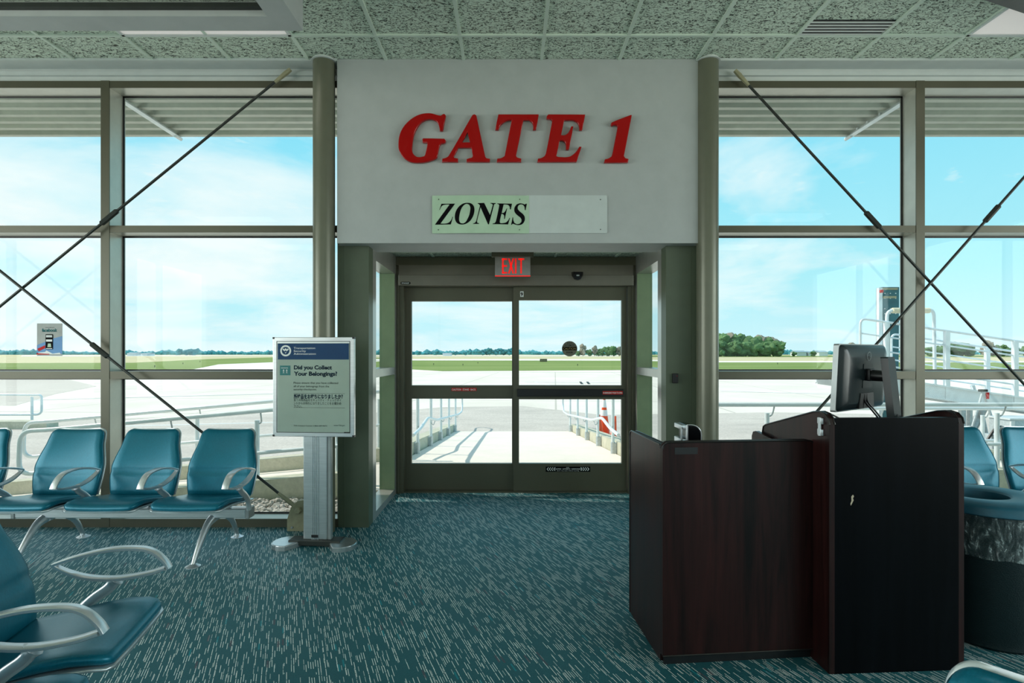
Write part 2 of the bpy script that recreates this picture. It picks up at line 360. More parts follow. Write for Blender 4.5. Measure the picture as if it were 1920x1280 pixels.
def pad(bm, rows, nx=8, dish=0.0):
    """padded slab with rounded edges; rows of (center, half width, normal, thickness); width runs along x"""
    rings = []
    for (c, hw, nrm, th) in rows:
        c = Vector(c); nrm = Vector(nrm).normalized(); r = th/2; ring = []
        def put(x, h): ring.append(bm.verts.new(c+Vector((x, 0, 0))+nrm*(h - (dish*(1-(x/max(hw, 1e-4))**2)))))
        iw = max(hw-r, 0.001)
        for k in range(nx+1): put(iw-2*iw*k/nx, r)
        for k in range(1, 4): a = PI/2+PI*k/4; put(-iw+r*math.cos(a), r*math.sin(a))
        for k in range(nx+1): put(-iw+2*iw*k/nx, -r)
        for k in range(1, 4): a = -PI/2+PI*k/4; put(iw+r*math.cos(a), r*math.sin(a))
        rings.append(ring)
    n = len(rings[0])
    for a, b_ in zip(rings, rings[1:]):
        for k in range(n): bm.faces.new((a[k], a[(k+1) % n], b_[(k+1) % n], b_[k]))
    bm.faces.new(rings[0][::-1]); bm.faces.new(rings[-1]); return bm

def finish(bm, name, material, smooth=None):
    bmesh.ops.recalc_face_normals(bm, faces=bm.faces[:])
    me = bpy.data.meshes.new(name); bm.to_mesh(me); bm.free()
    if smooth is not None:
        for p in me.polygons: p.use_smooth = True
        try: me.set_sharp_from_angle(angle=math.radians(smooth))
        except Exception: pass
    me.materials.append(material if not isinstance(material, str) else M[material])
    return me
def obj(name, bm, material, parent=None, smooth=None, local=False, label=None, kind=None):
    """one mesh object; coordinates are world unless local, and are brought into the parent's frame"""
    if parent is not None and not local:
        bm.transform(world_of(parent).inverted())
    o = bpy.data.objects.new(name, finish(bm, name, material, smooth)); C.objects.link(o)
    if parent is not None: o.parent = parent
    if label: o['label'] = label
    if kind: o['kind'] = kind
    return o
def local_mtx(o): return Matrix.Translation(o.location) @ o.rotation_euler.to_matrix().to_4x4() @ Matrix.Diagonal((*o.scale, 1))
def world_of(o): return local_mtx(o) if o.parent is None else world_of(o.parent) @ local_mtx(o)
def tag(o, label, cat, group=None, kind=None):
    o['label'] = label; o['category'] = cat
    if group: o['group'] = group
    if kind: o['kind'] = kind
    return o
def thing(name, label, cat, loc=(0, 0, 0), rotz=0.0, group=None):
    o = bpy.data.objects.new(name, None); C.objects.link(o); o.empty_display_size = 0.1
    o.location = loc; o.rotation_euler = (0, 0, rotz); return tag(o, label, cat, group)
def struct(name, bm, material, parent=None, smooth=None, label=None):
    o = obj(name, bm, material, parent, smooth, label=label)
    if parent is None: o['kind'] = 'structure'
    return o
def set_origin(o, loc):
    o.data.transform(Matrix.Translation(-Vector(loc))); o.location = loc; return o
def dup(root, loc=None, rotz=None, label=None, group=None, scale=None):
    def cp(o, par):
        c = o.copy(); C.objects.link(c); c.parent = par
        for ch in [q for q in allobj if q.parent == o]: cp(ch, c)
        return c
    allobj = list(C.objects); r = cp(root, None)
    if loc is not None: r.location = loc
    if rotz is not None: r.rotation_euler = (0, 0, rotz)
    if scale is not None: r.scale = scale
    if label: r['label'] = label
    if group: r['group'] = group
    return r
def P(px, py, D): return Vector(((px-CX)*D/F, D, EYE-(py-CY)*D/F))
def G(px, py, z): D = (EYE-z)*F/(py-CY); return Vector(((px-CX)*D/F, D, z))

# text and traced lettering -> mesh
def curve_mesh(cu, name, material, parent, mtx, label=None):
    tmp = bpy.data.objects.new('tmp', cu); C.objects.link(tmp); bpy.context.view_layer.update()
    me = bpy.data.meshes.new_from_object(tmp.evaluated_get(bpy.context.evaluated_depsgraph_get()))
    bpy.data.objects.remove(tmp)
    me.name = name; me.transform(mtx); me.materials.clear(); me.materials.append(M[material])
    if parent is not None: me.transform(world_of(parent).inverted())
    o = bpy.data.objects.new(name, me); C.objects.link(o)
    if parent is not None: o.parent = parent
    if label: o['label'] = label
    return o
def text(lines, name, material, parent, base, depth=0.0004, bold=0.0, label=None):
    """lines: (string, x, z, height, width or None, bold) in the plane of base (x right, z up)"""
    out = B()
    for (s, x, z, h, wd, bd) in lines:
        cu = bpy.data.curves.new('t', 'FONT'); cu.body = s; cu.size = 1.0; cu.offset = bd; cu.resolution_u = 3
        tmp = bpy.data.objects.new('tmp', cu); C.objects.link(tmp); bpy.context.view_layer.update()
        me = bpy.data.meshes.new_from_object(tmp.evaluated_get(bpy.context.evaluated_depsgraph_get()))
        bpy.data.objects.remove(tmp)
        if not me.vertices: continue
        xs = [v.co.x for v in me.vertices]
        cap = 0.729; k = h/cap; kx = k if wd is None else wd/(max(xs)-min(xs))
        me.transform(Matrix(((kx, 0, 0, x-min(xs)*kx), (0, 0, 0, 0), (0, k, 0, z), (0, 0, 0, 1))))
        out.from_mesh(me); bpy.data.meshes.remove(me)
    r = bmesh.ops.extrude_face_region(out, geom=out.faces[:])
    for g in r['geom']:
        if isinstance(g, bmesh.types.BMVert): g.co.y -= depth
    out.transform(base)
    return obj(name, out, material, parent, label=label)
def outline(polys, name, material, parent, fn, thick, bev, mtx=Matrix()):
    """traced outline in the wall plane y = const; fn maps trace units to (x, z)"""
    cu = bpy.data.curves.new(name, 'CURVE'); cu.dimensions = '2D'; cu.fill_mode = 'BOTH'; cu.extrude = thick/2-bev; cu.bevel_depth = bev; cu.bevel_resolution = 1; cu.offset = -bev
    for p in polys:
        s = cu.splines.new('POLY'); s.points.add(len(p)-1); s.use_cyclic_u = True
        for q, uv in zip(s.points, p): x, z = fn(uv); q.co = (x, z, 0, 1)
    R = mtx @ Matrix(((1, 0, 0, 0), (0, 0, -1, 0), (0, 1, 0, 0), (0, 0, 0, 1)))
    return curve_mesh(cu, name, material, parent, R)
def smooth_poly(p, keep=35):
    """round the traced outline where it turns gently, keep its corners"""
    n = len(p); o = []
    for i in range(n):
        a, b_, c, d = (Vector(p[(i+k) % n]) for k in (-1, 0, 1, 2))
        def turn(u, v_, w_):
            q = (v_-u); s = (w_-v_)
            return 180 if q.length < 1e-6 or s.length < 1e-6 else math.degrees(abs(q.angle(s)))
        t1 = turn(a, b_, c) < keep; t2 = turn(b_, c, d) < keep
        m1 = (c-a)*0.5 if t1 else (c-b_); m2 = (d-b_)*0.5 if t2 else (c-b_)
        L = (c-b_).length
        if t1 and m1.length > 0: m1 = m1.normalized()*L
        if t2 and m2.length > 0: m2 = m2.normalized()*L
        steps = 5 if (t1 or t2) else 1
        for k in range(steps):
            u = k/steps
            o.append(tuple(b_*(2*u**3-3*u*u+1)+m1*(u**3-2*u*u+u)+c*(-2*u**3+3*u*u)+m2*(u**3-u*u)))
    return o

# ================================================================ ROOM SHELL
XL, XR, YB, YW, ZC = -7.0, 7.0, -4.5, 4.53, 3.65
YG = 4.69
bm = B(); box(bm, XL, XR, YB, 4.66, -0.1, 0); box(bm, -1.12, 1.245, 4.66, 5.79, -0.1, 0); struct('floor', bm, 'carpet')
bm = B(); box(bm, XL, XR, YB, 4.52, ZC+0.012, ZC+0.1); struct('ceiling', bm, 'tile')
# grid bars
bm = B(); x = -0.956-0.603*10
while x < XR:
    if x > XL: box(bm, x-0.012, x+0.012, YB, 4.40, ZC, ZC+0.014)
    x += 0.603
y = 4.067
while y > YB: box(bm, XL, XR, y-0.012, y+0.012, ZC-0.001, ZC+0.013); y -= 0.61
struct('trim_1', bm, 'tee')['label'] = 'pale bars of the ceiling tile grid, green tint of light in the colour'
for nm, xa, xb in (('wall_left', XL-0.1, XL), ('wall_right', XR, XR+0.1)):   # each with a long made-up opening for a fill lamp
    bm = B(); box(bm, xa, xb, YB, 4.66, -0.1, 0.6); box(bm, xa, xb, YB, 4.66, 3.2, ZC+0.1); box(bm, xa, xb, YB, -3.8, 0.6, 3.2); box(bm, xa, xb, 3.0, 4.66, 0.6, 3.2); struct(nm, bm, 'wall_room')
    bm = B()
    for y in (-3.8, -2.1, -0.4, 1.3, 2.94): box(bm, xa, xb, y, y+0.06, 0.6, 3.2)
    struct('trim_12', bm, 'frame_lit')  # invented bars dressing the side fill openings
bm = B(); box(bm, XL, XR, YB-0.1, YB, -0.1, 0.6); box(bm, XL, XR, YB-0.1, YB, 3.2, ZC+0.1); box(bm, XL, -6, YB-0.1, YB, 0.6, 3.2); box(bm, 6, XR, YB-0.1, YB, 0.6, 3.2); struct('wall_back', bm, 'wall_room')  # rear opening added so the fill lamp reaches the room
bm = B()
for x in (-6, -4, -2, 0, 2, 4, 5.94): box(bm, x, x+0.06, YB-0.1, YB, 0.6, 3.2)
struct('trim_13', bm, 'frame_lit')  # invented bars across the rear fill opening
# header box over the door
HX0, HX1, HY0, HY1, HZ = -1.333, 1.469, 4.40, 4.79, 2.236
bm = B(); box(bm, HX0, HX1, HY0, 4.53, HZ, ZC+0.01); box(bm, -1.118, 1.245, 4.53, HY1, HZ, ZC+0.01); struct('wall_front', bm, 'wall')
# fascia over the windows
for nm, xa, xb in (('trim_2', XL, HX0), ('trim_3', HX1, XR)):
    bm = B()
    box(bm, xa, xb, 4.39, 4.405, ZC-0.006, ZC+0.012)
    box(bm, xa, xb, 4.405, 4.535, ZC-0.002, ZC+0.01)
    box(bm, xa, xb, 4.535, 4.66, 3.625, ZC+0.05)
    box(bm, xa, xb, 4.515, 4.66, 3.592, 3.625)
    box(bm, xa, xb, 4.545, 4.66, 3.545, 3.592)
    struct(nm, bm, 'white_trim')

# ---- window walls
def window_wall(name, xa, xb, mull, label):
    bm = B(); yf, yb = YW, YG+0.02
    rails = ((0.0, 0.067), (1.18, 1.24), (2.345, 2.40), (3.496, 3.55))
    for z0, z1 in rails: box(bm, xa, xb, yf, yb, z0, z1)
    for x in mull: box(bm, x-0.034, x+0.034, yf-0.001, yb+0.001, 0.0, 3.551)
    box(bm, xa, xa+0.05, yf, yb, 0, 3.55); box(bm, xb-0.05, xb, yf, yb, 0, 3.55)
    root = struct(name, bm, 'frame_lit'); root['label'] = label  # bar sides in the lit tone, olive fronts added below
    for z0, z1 in rails:
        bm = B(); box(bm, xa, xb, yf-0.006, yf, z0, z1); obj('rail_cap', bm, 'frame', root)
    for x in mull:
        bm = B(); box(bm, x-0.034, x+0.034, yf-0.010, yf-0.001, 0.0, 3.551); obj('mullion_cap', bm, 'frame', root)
    cells_x = [xa+0.05]+[q for x in mull for q in (x-0.034, x+0.034)]+[xb-0.05]
    for i in range(0, len(cells_x), 2):
        for (z0, z1) in ((0.067, 1.18), (1.24, 2.345), (2.40, 3.496)):
            a, b_ = cells_x[i], cells_x[i+1]
            g = B(); box(g, a, b_, YG-0.003, YG+0.003, z0, z1); obj('glass_pane', g, 'glass', root)
            g = B()   # thin gasket round the pane
            for q in ((a, b_, z0, z0+0.012), (a, b_, z1-0.012, z1), (a, a+0.012, z0, z1), (b_-0.012, b_, z0, z1)):
                box(g, q[0], q[1], YG-0.012, YG-0.004, q[2], q[3])
            obj('glazing_gasket', g, 'black', root)
    return root
window_wall('window_1', XL, -1.32, (-5.08, -3.215), 'three tier window wall left of the door')
window_wall('window_2', 1.447, XR, (3.27, 5.13), 'three tier window wall right of the door')

# ---- piers beside the vestibule and reveal
for nm, x0, x1 in (('trim_4', -1.36, -1.118), ('trim_5', 1.245, 1.487)):
    bm = B(); box(bm, x0, x1, 4.52, 4.66, 0, HZ)
    xo = x0+0.045 if x0 < 0 else x1-0.045
    box(bm, xo-0.002, xo+0.002, 4.518, 4.53, 0, HZ)
    o = struct(nm, bm, 'pier')
# ---- vestibule side lights
def sidelight(name, xin, s):
    """xin inner face; s = -1 left, +1 right (outward)"""
    bm = B(); xo = xin+s*0.147; a, b_ = min(xin, xo), max(xin, xo)
    box(bm, a, b_, 4.66, 4.77, 0, 2.336); box(bm, a, b_, 5.55, 5.64, 0, 2.336)
    box(bm, a, b_, 4.77, 5.55, 0, 0.06); box(bm, a, b_, 4.77, 5.55, 1.18, 1.25); box(bm, a, b_, 4.77, 5.55, 2.16, 2.336)
    root = struct(name, bm, 'alu_soft')
    bm = B(); box(bm, a, b_, 5.538, 5.55, 0.06, 1.18); box(bm, a, b_, 5.538, 5.55, 1.25, 2.16); obj('far_stile_face', bm, 'jamb', root)
    for z0, z1 in ((0.06, 1.18), (1.25, 2.16)):
        g = B(); xg = xin+s*0.125; box(g, xg-0.003, xg+0.003, 4.77, 5.55, z0, z1); obj('glass_pane', g, 'glass', root)
    return root
sidelight('window_3', -1.118, -1)['label'] = 'left side light of the entry vestibule'
sidelight('window_4', 1.245, 1)['label'] = 'right side light of the entry vestibule'
bm = B(); box(bm, -1.27, 1.40, 4.79, 5.80, 2.34, 2.42); struct('ceiling', bm, 'tile')
bm = B()
for x in (-0.75, -0.15, 0.45, 1.05): box(bm, x-0.012, x+0.012, 4.79, 5.62, 2.332, 2.344)
box(bm, -1.118, 1.245, 5.33, 5.354, 2.331, 2.343); struct('trim_6', bm, 'tee')
bm = B(); box(bm, -1.30, 1.43, 4.72, 5.86, 2.42, 2.66); struct('roof_1', bm, 'frame')

# ---- sliding door unit
YD = 5.70
bm = B()
box(bm, -1.118, -1.045, 5.62, 5.80, 0, 2.336); box(bm, 1.172, 1.245, 5.62, 5.80, 0, 2.336)
box(bm, -1.10, -1.085, 5.60, 5.62, 0, 2.24); box(bm, 1.21, 1.225, 5.60, 5.62, 0, 2.24)
box(bm, -1.118, 1.245, 5.60, 5.80, 2.250, 2.336)
box(bm, -1.045, 1.172, 5.64, 5.80, -0.005, 0.012)
struct('trim_7', bm, 'frame')['label'] = 'olive metal frame around the sliding door'
bm = B(); box(bm, -1.085, 1.215, 5.58, 5.80, 2.155, 2.250); box(bm, -1.085, 1.215, 5.555, 5.80, 2.046, 2.150, bev=0.004); box(bm, -1.085, 1.215, 5.570, 5.60, 2.148, 2.157)
op = struct('trim_8', bm, 'operator'); op['label'] = 'ribbed sliding door operator cover above the leaves'
def leaf(name, x0, x1, yc, gx0, gx1, zu0, zu1, zl0, zl1, label):
    bm = B(); a, b_ = yc-0.022, yc+0.022
    box(bm, x0, gx0, a, b_, 0.014, 2.052); box(bm, gx1, x1, a, b_, 0.014, 2.052)
    box(bm, gx0, gx1, a, b_, 0.014, zl0); box(bm, gx0, gx1, a, b_, zl1, zu0); box(bm, gx0, gx1, a, b_, zu1, 2.052)
    for q in ((gx0-0.006, gx1+0.006, zl0-0.008, zl0), (gx0-0.006, gx1+0.006, zl1, zl1+0.008), (gx0-0.006, gx1+0.006, zu0-0.008, zu0), (gx0-0.006, gx1+0.006, zu1, zu1+0.008)):
        box(bm, q[0], q[1], a-0.006, a+0.001, q[2], q[3])
    r = struct(name, bm, 'frame'); r['label'] = label
    for z0, z1 in ((zl0, zl1), (zu0, zu1)):
        g = B(); box(g, gx0, gx1, yc-0.003, yc+0.003, z0, z1); obj('glass_pane', g, 'glass', r)
    return r
d1 = leaf('door_1', -1.045, 0.065, 5.745, -0.985, 0.027, 1.062, 1.908, 0.276, 0.928, 'left sliding glass door leaf')
d2 = leaf('door_2', 0.040, 1.168, 5.685, 0.096, 1.119, 1.066, 1.913, 0.288, 0.927, 'right sliding glass door leaf')
def WM(x, y, z): return Matrix.Translation((x, y, z))
# push bar and stickers on the leaves
bm = B(); box(bm, 0.078, 1.135, 5.638, 5.665, 0.956, 1.030, bev=0.004); pb = obj('push_bar', bm, 'black', d2, label='black push bar')
bm = B(); box(bm, 0.925, 1.125, 5.6370, 5.6385, 0.977, 1.010); st = obj('sticker', bm, 'red_print', pb)
text([('IN EMERGENCY PUSH TO OPEN', 0.93, 0.984, 0.018, 0.19, 0.02)], 'sticker_text', 'white_print', pb, WM(0, 5.6368, 0))
bm = B(); box(bm, -0.583, -0.330, 5.7215, 5.7228, 1.005, 1.037); st = obj('sticker', bm, 'red_print', d1)
text([('CAUTION  STAND  BACK', -0.578, 1.011, 0.019, 0.242, 0.02)], 'sticker_text', 'white_print', d1, WM(0, 5.7213, 0))
bm = B(); box(bm, 0.108, 0.142, 5.6615, 5.6628, 1.946, 2.002); obj('number_plate', bm, 'white_print', d2)
text([('9', 0.112, 1.956, 0.036, 0.024, 0.03)], 'number_plate_text', 'black_print', d2, WM(0, 5.6613, 0))
bm = B(); box(bm, 0.362, 0.806, 5.6615, 5.6628, 0.205, 0.257); stk = obj('sticker', bm, 'black_print', d2)
bm = B()
for sx, x0 in ((1, 0.372), (-1, 0.796)):
    for k in range(4):
        x = x0+sx*k*0.022
        for sz in (1, -1):
            z = 0.232
            prism(bm, [(x, z), (x+sx*0.014, z+sz*0.017), (x+sx*0.022, z+sz*0.017), (x+sx*0.008, z)], lambda p: (p[0], 5.6605, p[1]), lambda p: (p[0], 5.6613, p[1]))
obj('sticker_arrows', bm, 'white_print', d2)
text([('CAUTION   AUTOMATIC   SLIDING DOOR', 0.455, 0.228, 0.011, 0.26, 0.02), ('Door may close without warning', 0.475, 0.212, 0.008, 0.22, 0.0), ('STOP', 0.566, 0.243, 0.008, 0.03, 0.02)], 'sticker_text', 'white_print', d2, WM(0, 5.6612, 0))
# round decal on the right pane
cxd, czd, rd = (1068-CX)*5.68/F, EYE-(653.5-CY)*5.68/F, 0.0765
dec = mat('decal_grey', (0.14, 0.135, 0.10), 0.5); M['decal'] = dec
bm = B(); prism(bm, [(cxd+rd*math.cos(2*PI*k/40), czd+rd*math.sin(2*PI*k/40)) for k in range(40)], lambda p: (p[0], 5.6795, p[1]), lambda p: (p[0], 5.6812, p[1])); obj('round_decal', bm, 'decal', d2)
bm = B(); box(bm, cxd-0.072, cxd+0.072, 5.6782, 5.6794, czd-0.016, czd+0.019); obj('decal_band', bm, 'black_print', d2)
M['tan_print'] = mat('tan_print', (0.30, 0.22, 0.09), 0.5)
text([('CAUTION', cxd-0.064, czd-0.010, 0.023, 0.128, 0.01)], 'decal_text', 'tan_print', d2, WM(0, 5.6780, 0))
text([('AUTOMATIC', cxd-0.052, czd+0.028, 0.015, 0.104, 0.02), ('DOOR', cxd-0.032, czd-0.044, 0.016, 0.064, 0.02), ('SLIDING', cxd-0.028, czd+0.052, 0.010, 0.056, 0.02)], 'decal_text', 'black_print', d2, WM(0, 5.6792, 0))
# maker plate on the operator
bm = B(); prism(bm, rrect(-1.062, -0.966, 2.058, 2.082, (0.01,)*4), lambda p: (p[0], 5.5535, p[1]), lambda p: (p[0], 5.5555, p[1])); obj('maker_plate', bm, 'black_print', op)
text([('STANLEY', -1.052, 2.0645, 0.011, 0.076, 0.02)], 'maker_plate_text', 'white_print', op, WM(0, 5.5533, 0))

# ---- motion sensor
t_ = thing('motion_sensor', 'black curved motion sensor on the cover above the right door leaf', 'sensor', (0.69, 5.555, 2.15))
bm = B(); sx = 0.665
prism(bm, [(sx-0.058, 2.175), (sx+0.058, 2.175), (sx+0.055, 2.14), (sx+0.03, 2.105), (sx, 2.096), (sx-0.03, 2.105), (sx-0.055, 2.14)], lambda p: (p[0]*0.8+sx*0.2, 5.515, p[1]), lambda p: (p[0], 5.5545, p[1]))
obj('housing', bm, 'black_gloss', t_)
bm = B(); box(bm, sx-0.014, sx+0.014, 5.511, 5.5155, 2.133, 2.146); obj('sensor_eye', bm, 'silver_plastic', t_)

# ---- exit sign
ex0, ex1, ez0, ez1, ey = -0.133, 0.195, 2.098, 2.278, 5.28
t_ = thing('exit_sign', 'edge lit EXIT sign with red letters hanging from the vestibule ceiling', 'sign', (0.03, ey, ez0))
bm = B(); box(bm, ex0, ex1, ey-0.006, ey+0.006, ez0+0.008, ez1); obj('panel', bm, mat('exit_panel', (0.30, 0.29, 0.28), 0.35, metal=0.5), t_)
bm = B(); box(bm, ex0, ex1, ey-0.007, ey+0.007, ez0, ez0+0.008); obj('lit_edge', bm, 'red_glow', t_)
bm = B(); box(bm, ex0-0.03, ex1+0.03, ey-0.04, ey+0.04, ez1, 2.332); obj('canopy_mount', bm, 'frame', t_)
bm = B(); a = ex0+0.066; zb, zt = ez0+0.026, ez1-0.014; y0, y1 = ey-0.009, ey-0.0062; s_ = 0.0145
def bar2(p, q, wd):
    p, q = Vector((p[0], 0, p[1])), Vector((q[0], 0, q[1])); d = (q-p).normalized(); n = Vector((wd/2, 0, 0)) if abs(d.z) > 0.5 else Vector((0, 0, wd/2))
    prism(bm, [p-n, p+n, q+n, q-n], lambda v: (v[0], y0, v[2]), lambda v: (v[0], y1, v[2]))
bar2((a+s_/2, zb), (a+s_/2, zt), s_)
for z in (zb+s_/2, (zb+zt)/2, zt-s_/2): bar2((a, z), (a+0.046, z), s_)
bar2((a+0.062, zb), (a+0.104, zt), s_*1.05); bar2((a+0.062, zt), (a+0.104, zb), s_*1.05)
bar2((a+0.126, zb), (a+0.126, zt), s_)
bar2((a+0.176, zb), (a+0.176, zt), s_); bar2((a+0.148, zt-s_/2), (a+0.205, zt-s_/2), s_)
obj('letters', bm, 'red_glow', t_)

# ---- card reader on the right pier
t_ = thing('card_reader', 'small black card reader on the green pier right of the door', 'card reader', ((1265.5-CX)*4.5/F, 4.5, 1.19))
a = P(1260.5, 718, 4.51); b_ = P(1271, 700, 4.51)
bm = B(); box(bm, a.x, b_.x, 4.495, 4.52, a.z, b_.z, bev=0.004); obj('housing', bm, 'black', t_)
bm = B(); box(bm, b_.x-0.014, b_.x-0.009, 4.4935, 4.4955, b_.z-0.022, b_.z-0.017); obj('status_light', bm, 'red_print', t_)

# ---- columns
def column(x, label):
    t_ = thing('support_column', label, 'column', (x, 4.42, 0))
    bm = B(); lathe(bm, [(0.083, 0), (0.083, ZC+0.02)], 40, x, 4.42); obj('shaft', bm, 'column', t_, smooth=40)
    bm = B(); lathe(bm, [(0.098, ZC-0.008), (0.098, ZC-0.004), (0.085, ZC-0.001), (0.085, ZC+0.012)], 40, x, 4.42); obj('collar', bm, 'white_trim', t_, smooth=40)
    return t_
column(-1.441, 'round olive column left of the header wall behind the poster stand')
column(1.540, 'round olive column right of the header wall behind the counter')

# ---- tension rods
def rod(p, q, tb, label, plate=None):
    p, q = Vector(p), Vector(q); d = (q-p); t_ = thing('tension_rod', label, 'brace rod', p, group='diagonal brace rods')
    bm = B(); tube(bm, [p, q], 0.0105, 10); obj('rod', bm, 'dark_metal', t_, smooth=40)
    c = p+d*tb; u = d.normalized()
    bm = B(); tube(bm, [c-u*0.085, c-u*0.075, c+u*0.075, c+u*0.085], [0.014, 0.021, 0.021, 0.014], 8); obj('turnbuckle', bm, 'dark_metal', t_, smooth=30)
    for e, s in ((p, 1), (q, -1)):
        bm = B(); e2 = e+u*s*0.16; tube(bm, [e, e+u*s*0.05, e2], [0.016, 0.019, 0.012], 8); obj('clevis', bm, 'tan_metal', t_, smooth=40)
    return t_
YR = 4.47
a = P(545, 130, YR); x_ = P(42, 540, YR); a2 = a+(x_-a)*2.08
rod(a, a2, 0.325, 'upper left brace rod falling left from the column top across the windows')
a = P(552, 948, YR-0.03); x_ = P(42, 541, YR-0.03); a2 = a+(x_-a)*1.92; rod(a, a2, 0.373, 'lower left brace rod rising left from the steel foot plate behind the chairs')
a = P(1378, 132, YR); x_ = P(1745, 530, YR); a2 = a+(x_-a)*2.0; rod(a, a2, 0.352, 'right brace rod falling right from the column top across the windows')
a = P(1375, 948, YR-0.03); x_ = P(1745, 530, YR-0.03); a2 = a+(x_-a)*2.0; rod(a, a2, 0.655, 'right brace rod rising right behind the monitor')
# foot plates
def foot_plate(x, s, label):
    t_ = thing('gusset_plate', label, 'bracket', (x, 4.43, 0))
    poly = [(x-s*0.10, 0), (x+s*0.12, 0), (x+s*0.12, 0.22), (x+s*0.06, 0.245), (x-s*0.02, 0.235), (x-s*0.07, 0.185), (x-s*0.10, 0.09)]
    bm = B(); prism(bm, poly, lambda p: (p[0], 4.425, p[1]), lambda p: (p[0], 4.445, p[1])); obj('plate', bm, 'tan_metal', t_)
    bm = B(); tube(bm, [(x-s*0.005, 4.41, 0.165), (x-s*0.005, 4.40, 0.165), (x-s*0.005, 4.385, 0.165)], [0.028, 0.028, 0.02], 6); obj('bolt', bm, 'tan_metal', t_)
    for dx, z in ((-0.06, 0.03), (0.04, 0.03)):
        bm = B(); tube(bm, [(x+s*dx, 4.425, z), (x+s*dx, 4.417, z)], 0.009, 6); obj('bolt', bm, 'alu', t_)
foot_plate(-1.63, 1, 'tan steel foot plate at the base of the left column')

# ---- GATE 1 letters
Gp = [(768,140),(745,112),(722,118),(690,142),(640,130),(560,107),(490,102),(400,115),(320,145),(240,195),(160,270),(100,360),(65,460),(55,560),(60,640),(85,705),(130,765),(190,812),(260,838),(345,845),(430,840),(520,820),(600,790),(635,765),(672,590),(700,558),(755,545),(768,515),(745,485),(430,480),(415,490),(418,540),(485,545),(490,570),(455,730),(440,748),(370,762),(320,750),(280,715),(260,660),(262,580),(275,480),(300,390),(340,310),(390,245),(450,205),(520,190),(580,200),(625,225),(655,270),(672,330),(675,365),(720,365)]
Ap = [(1165,130),(1195,117),(1225,135),(1360,760),(1380,778),(1430,785),(1425,832),(1075,832),(1080,790),(1120,778),(1160,768),(1172,745),(1148,618),(955,618),(882,755),(890,770),(950,785),(948,832),(708,832),(715,785),(770,770),(810,740)]
Ah = [(1090,385),(1130,540),(1012,540)]
Tp = [(1555,120),(2160,120),(2160,140),(2120,350),(2075,350),(2080,300),(2060,240),(2020,205),(1932,205),(1820,740),(1835,765),(1900,785),(1898,832),(1530,832),(1540,785),(1600,775),(1650,745),(1755,205),(1690,210),(1620,250),(1575,300),(1558,350),(1508,350)]
Ep = [(545,120),(1100,122),(1055,355),(1010,355),(1005,290),(980,235),(920,207),(785,207),(737,430),(790,432),(840,400),(870,350),(890,300),(922,300),(855,648),(810,648),(808,570),(790,525),(760,510),(718,510),(665,745),(700,758),(850,758),(920,720),(970,670),(1010,605),(1045,605),(970,832),(380,832),(390,785),(440,775),(490,745),(510,700),(605,215),(585,190),(520,182),(522,150)]
Np = [(1800,130),(1680,745),(1700,775),(1750,790),(1740,842),(1385,842),(1395,795),(1450,780),(1495,750),(1510,700),(1590,300),(1570,280),(1540,275),(1500,292),(1485,262),(1500,240),(1780,130)]
LD = 4.365
def fA(ox): return lambda p: ((ox+p[0]/8-CX)*LD/F, EYE-(200+(p[1]-8)/8-CY)*LD/F)
for nm, polys, ox, lab in (('G', [Gp], 740, 'letter G at the start of the word on the header wall'), ('A', [Ap, Ah], 740, 'letter A between the G and the T'), ('T', [Tp], 740, 'letter T between the A and the E'), ('E', [Ep], 960, 'letter E at the end of the word'), ('1', [Np], 960, 'numeral 1 standing apart on the right')):
    o = outline([smooth_poly(p) for p in polys], 'sign_letter', 'red_letter', None, fA(ox), 0.034, 0.004, WM(0, LD+0.016, 0))
    tag(o, 'glossy red raised italic '+lab, 'sign letter', 'raised red letters on the header wall')
    c = sum((Vector(v.co) for v in o.data.vertices), Vector())/len(o.data.vertices); set_origin(o, c)

# ---- ZONES boards
a = P(992, 437, 4.39); b_ = P(1138.5, 366, 4.39)
t_ = thing('blank_board', 'blank pale grey board beside the ZONES board on the header wall', 'sign', (a.x, 4.4, a.z))
bm = B(); prism(bm, rrect(a.x-0.02, b_.x, a.z, b_.z, (0.0, 0.01, 0.01, 0.0)), lambda p: (p[0], 4.391, p[1]), lambda p: (p[0], 4.3995, p[1])); obj('panel', bm, 'board', t_)
for px, py in ((1126, 374), (1126, 430)):
    q = P(px, py, 4.39); bm = B(); tube(bm, [(q.x, 4.391, q.z), (q.x, 4.388, q.z)], 0.004, 8); obj('screw', bm, 'dark_metal', t_)
a = P(810, 437, 4.38); b_ = P(992, 366, 4.38)
t_ = thing('zones_board', 'pale green board reading ZONES in black italic capitals', 'sign', (a.x, 4.4, a.z))
bm = B(); n = 16; ring = []
for k in range(n+1):
    u = k/n; x = a.x+(b_.x-a.x)*u; bow = 0.012*math.sin(PI*u); ring.append((x, 4.3895-bow))
vs = [[bm.verts.new((x, y-0.0 if f == 0 else y+0.003, z)) for (x, y) in ring] for f in (0, 1) for z in (a.z, b_.z)]
for k in range(n):
    bm.faces.new((vs[0][k], vs[0][k+1], vs[1][k+1], vs[1][k])); bm.faces.new((vs[2][k], vs[3][k], vs[3][k+1], vs[2][k+1]))
    bm.faces.new((vs[1][k], vs[1][k+1], vs[3][k+1], vs[3][k])); bm.faces.new((vs[0][k], vs[2][k], vs[2][k+1], vs[0][k+1]))
for k in (0, n): bm.faces.new((vs[0][k], vs[1][k], vs[3][k], vs[2][k]))
obj('panel', bm, 'paper_green', t_)
Zl = [[(262,203),(510,203),(245,560),(340,560),(400,540),(440,495),(462,440),(472,440),(432,577),(145,580),(150,570),(410,218),(340,218),(280,235),(250,270),(232,312),(225,312)]]
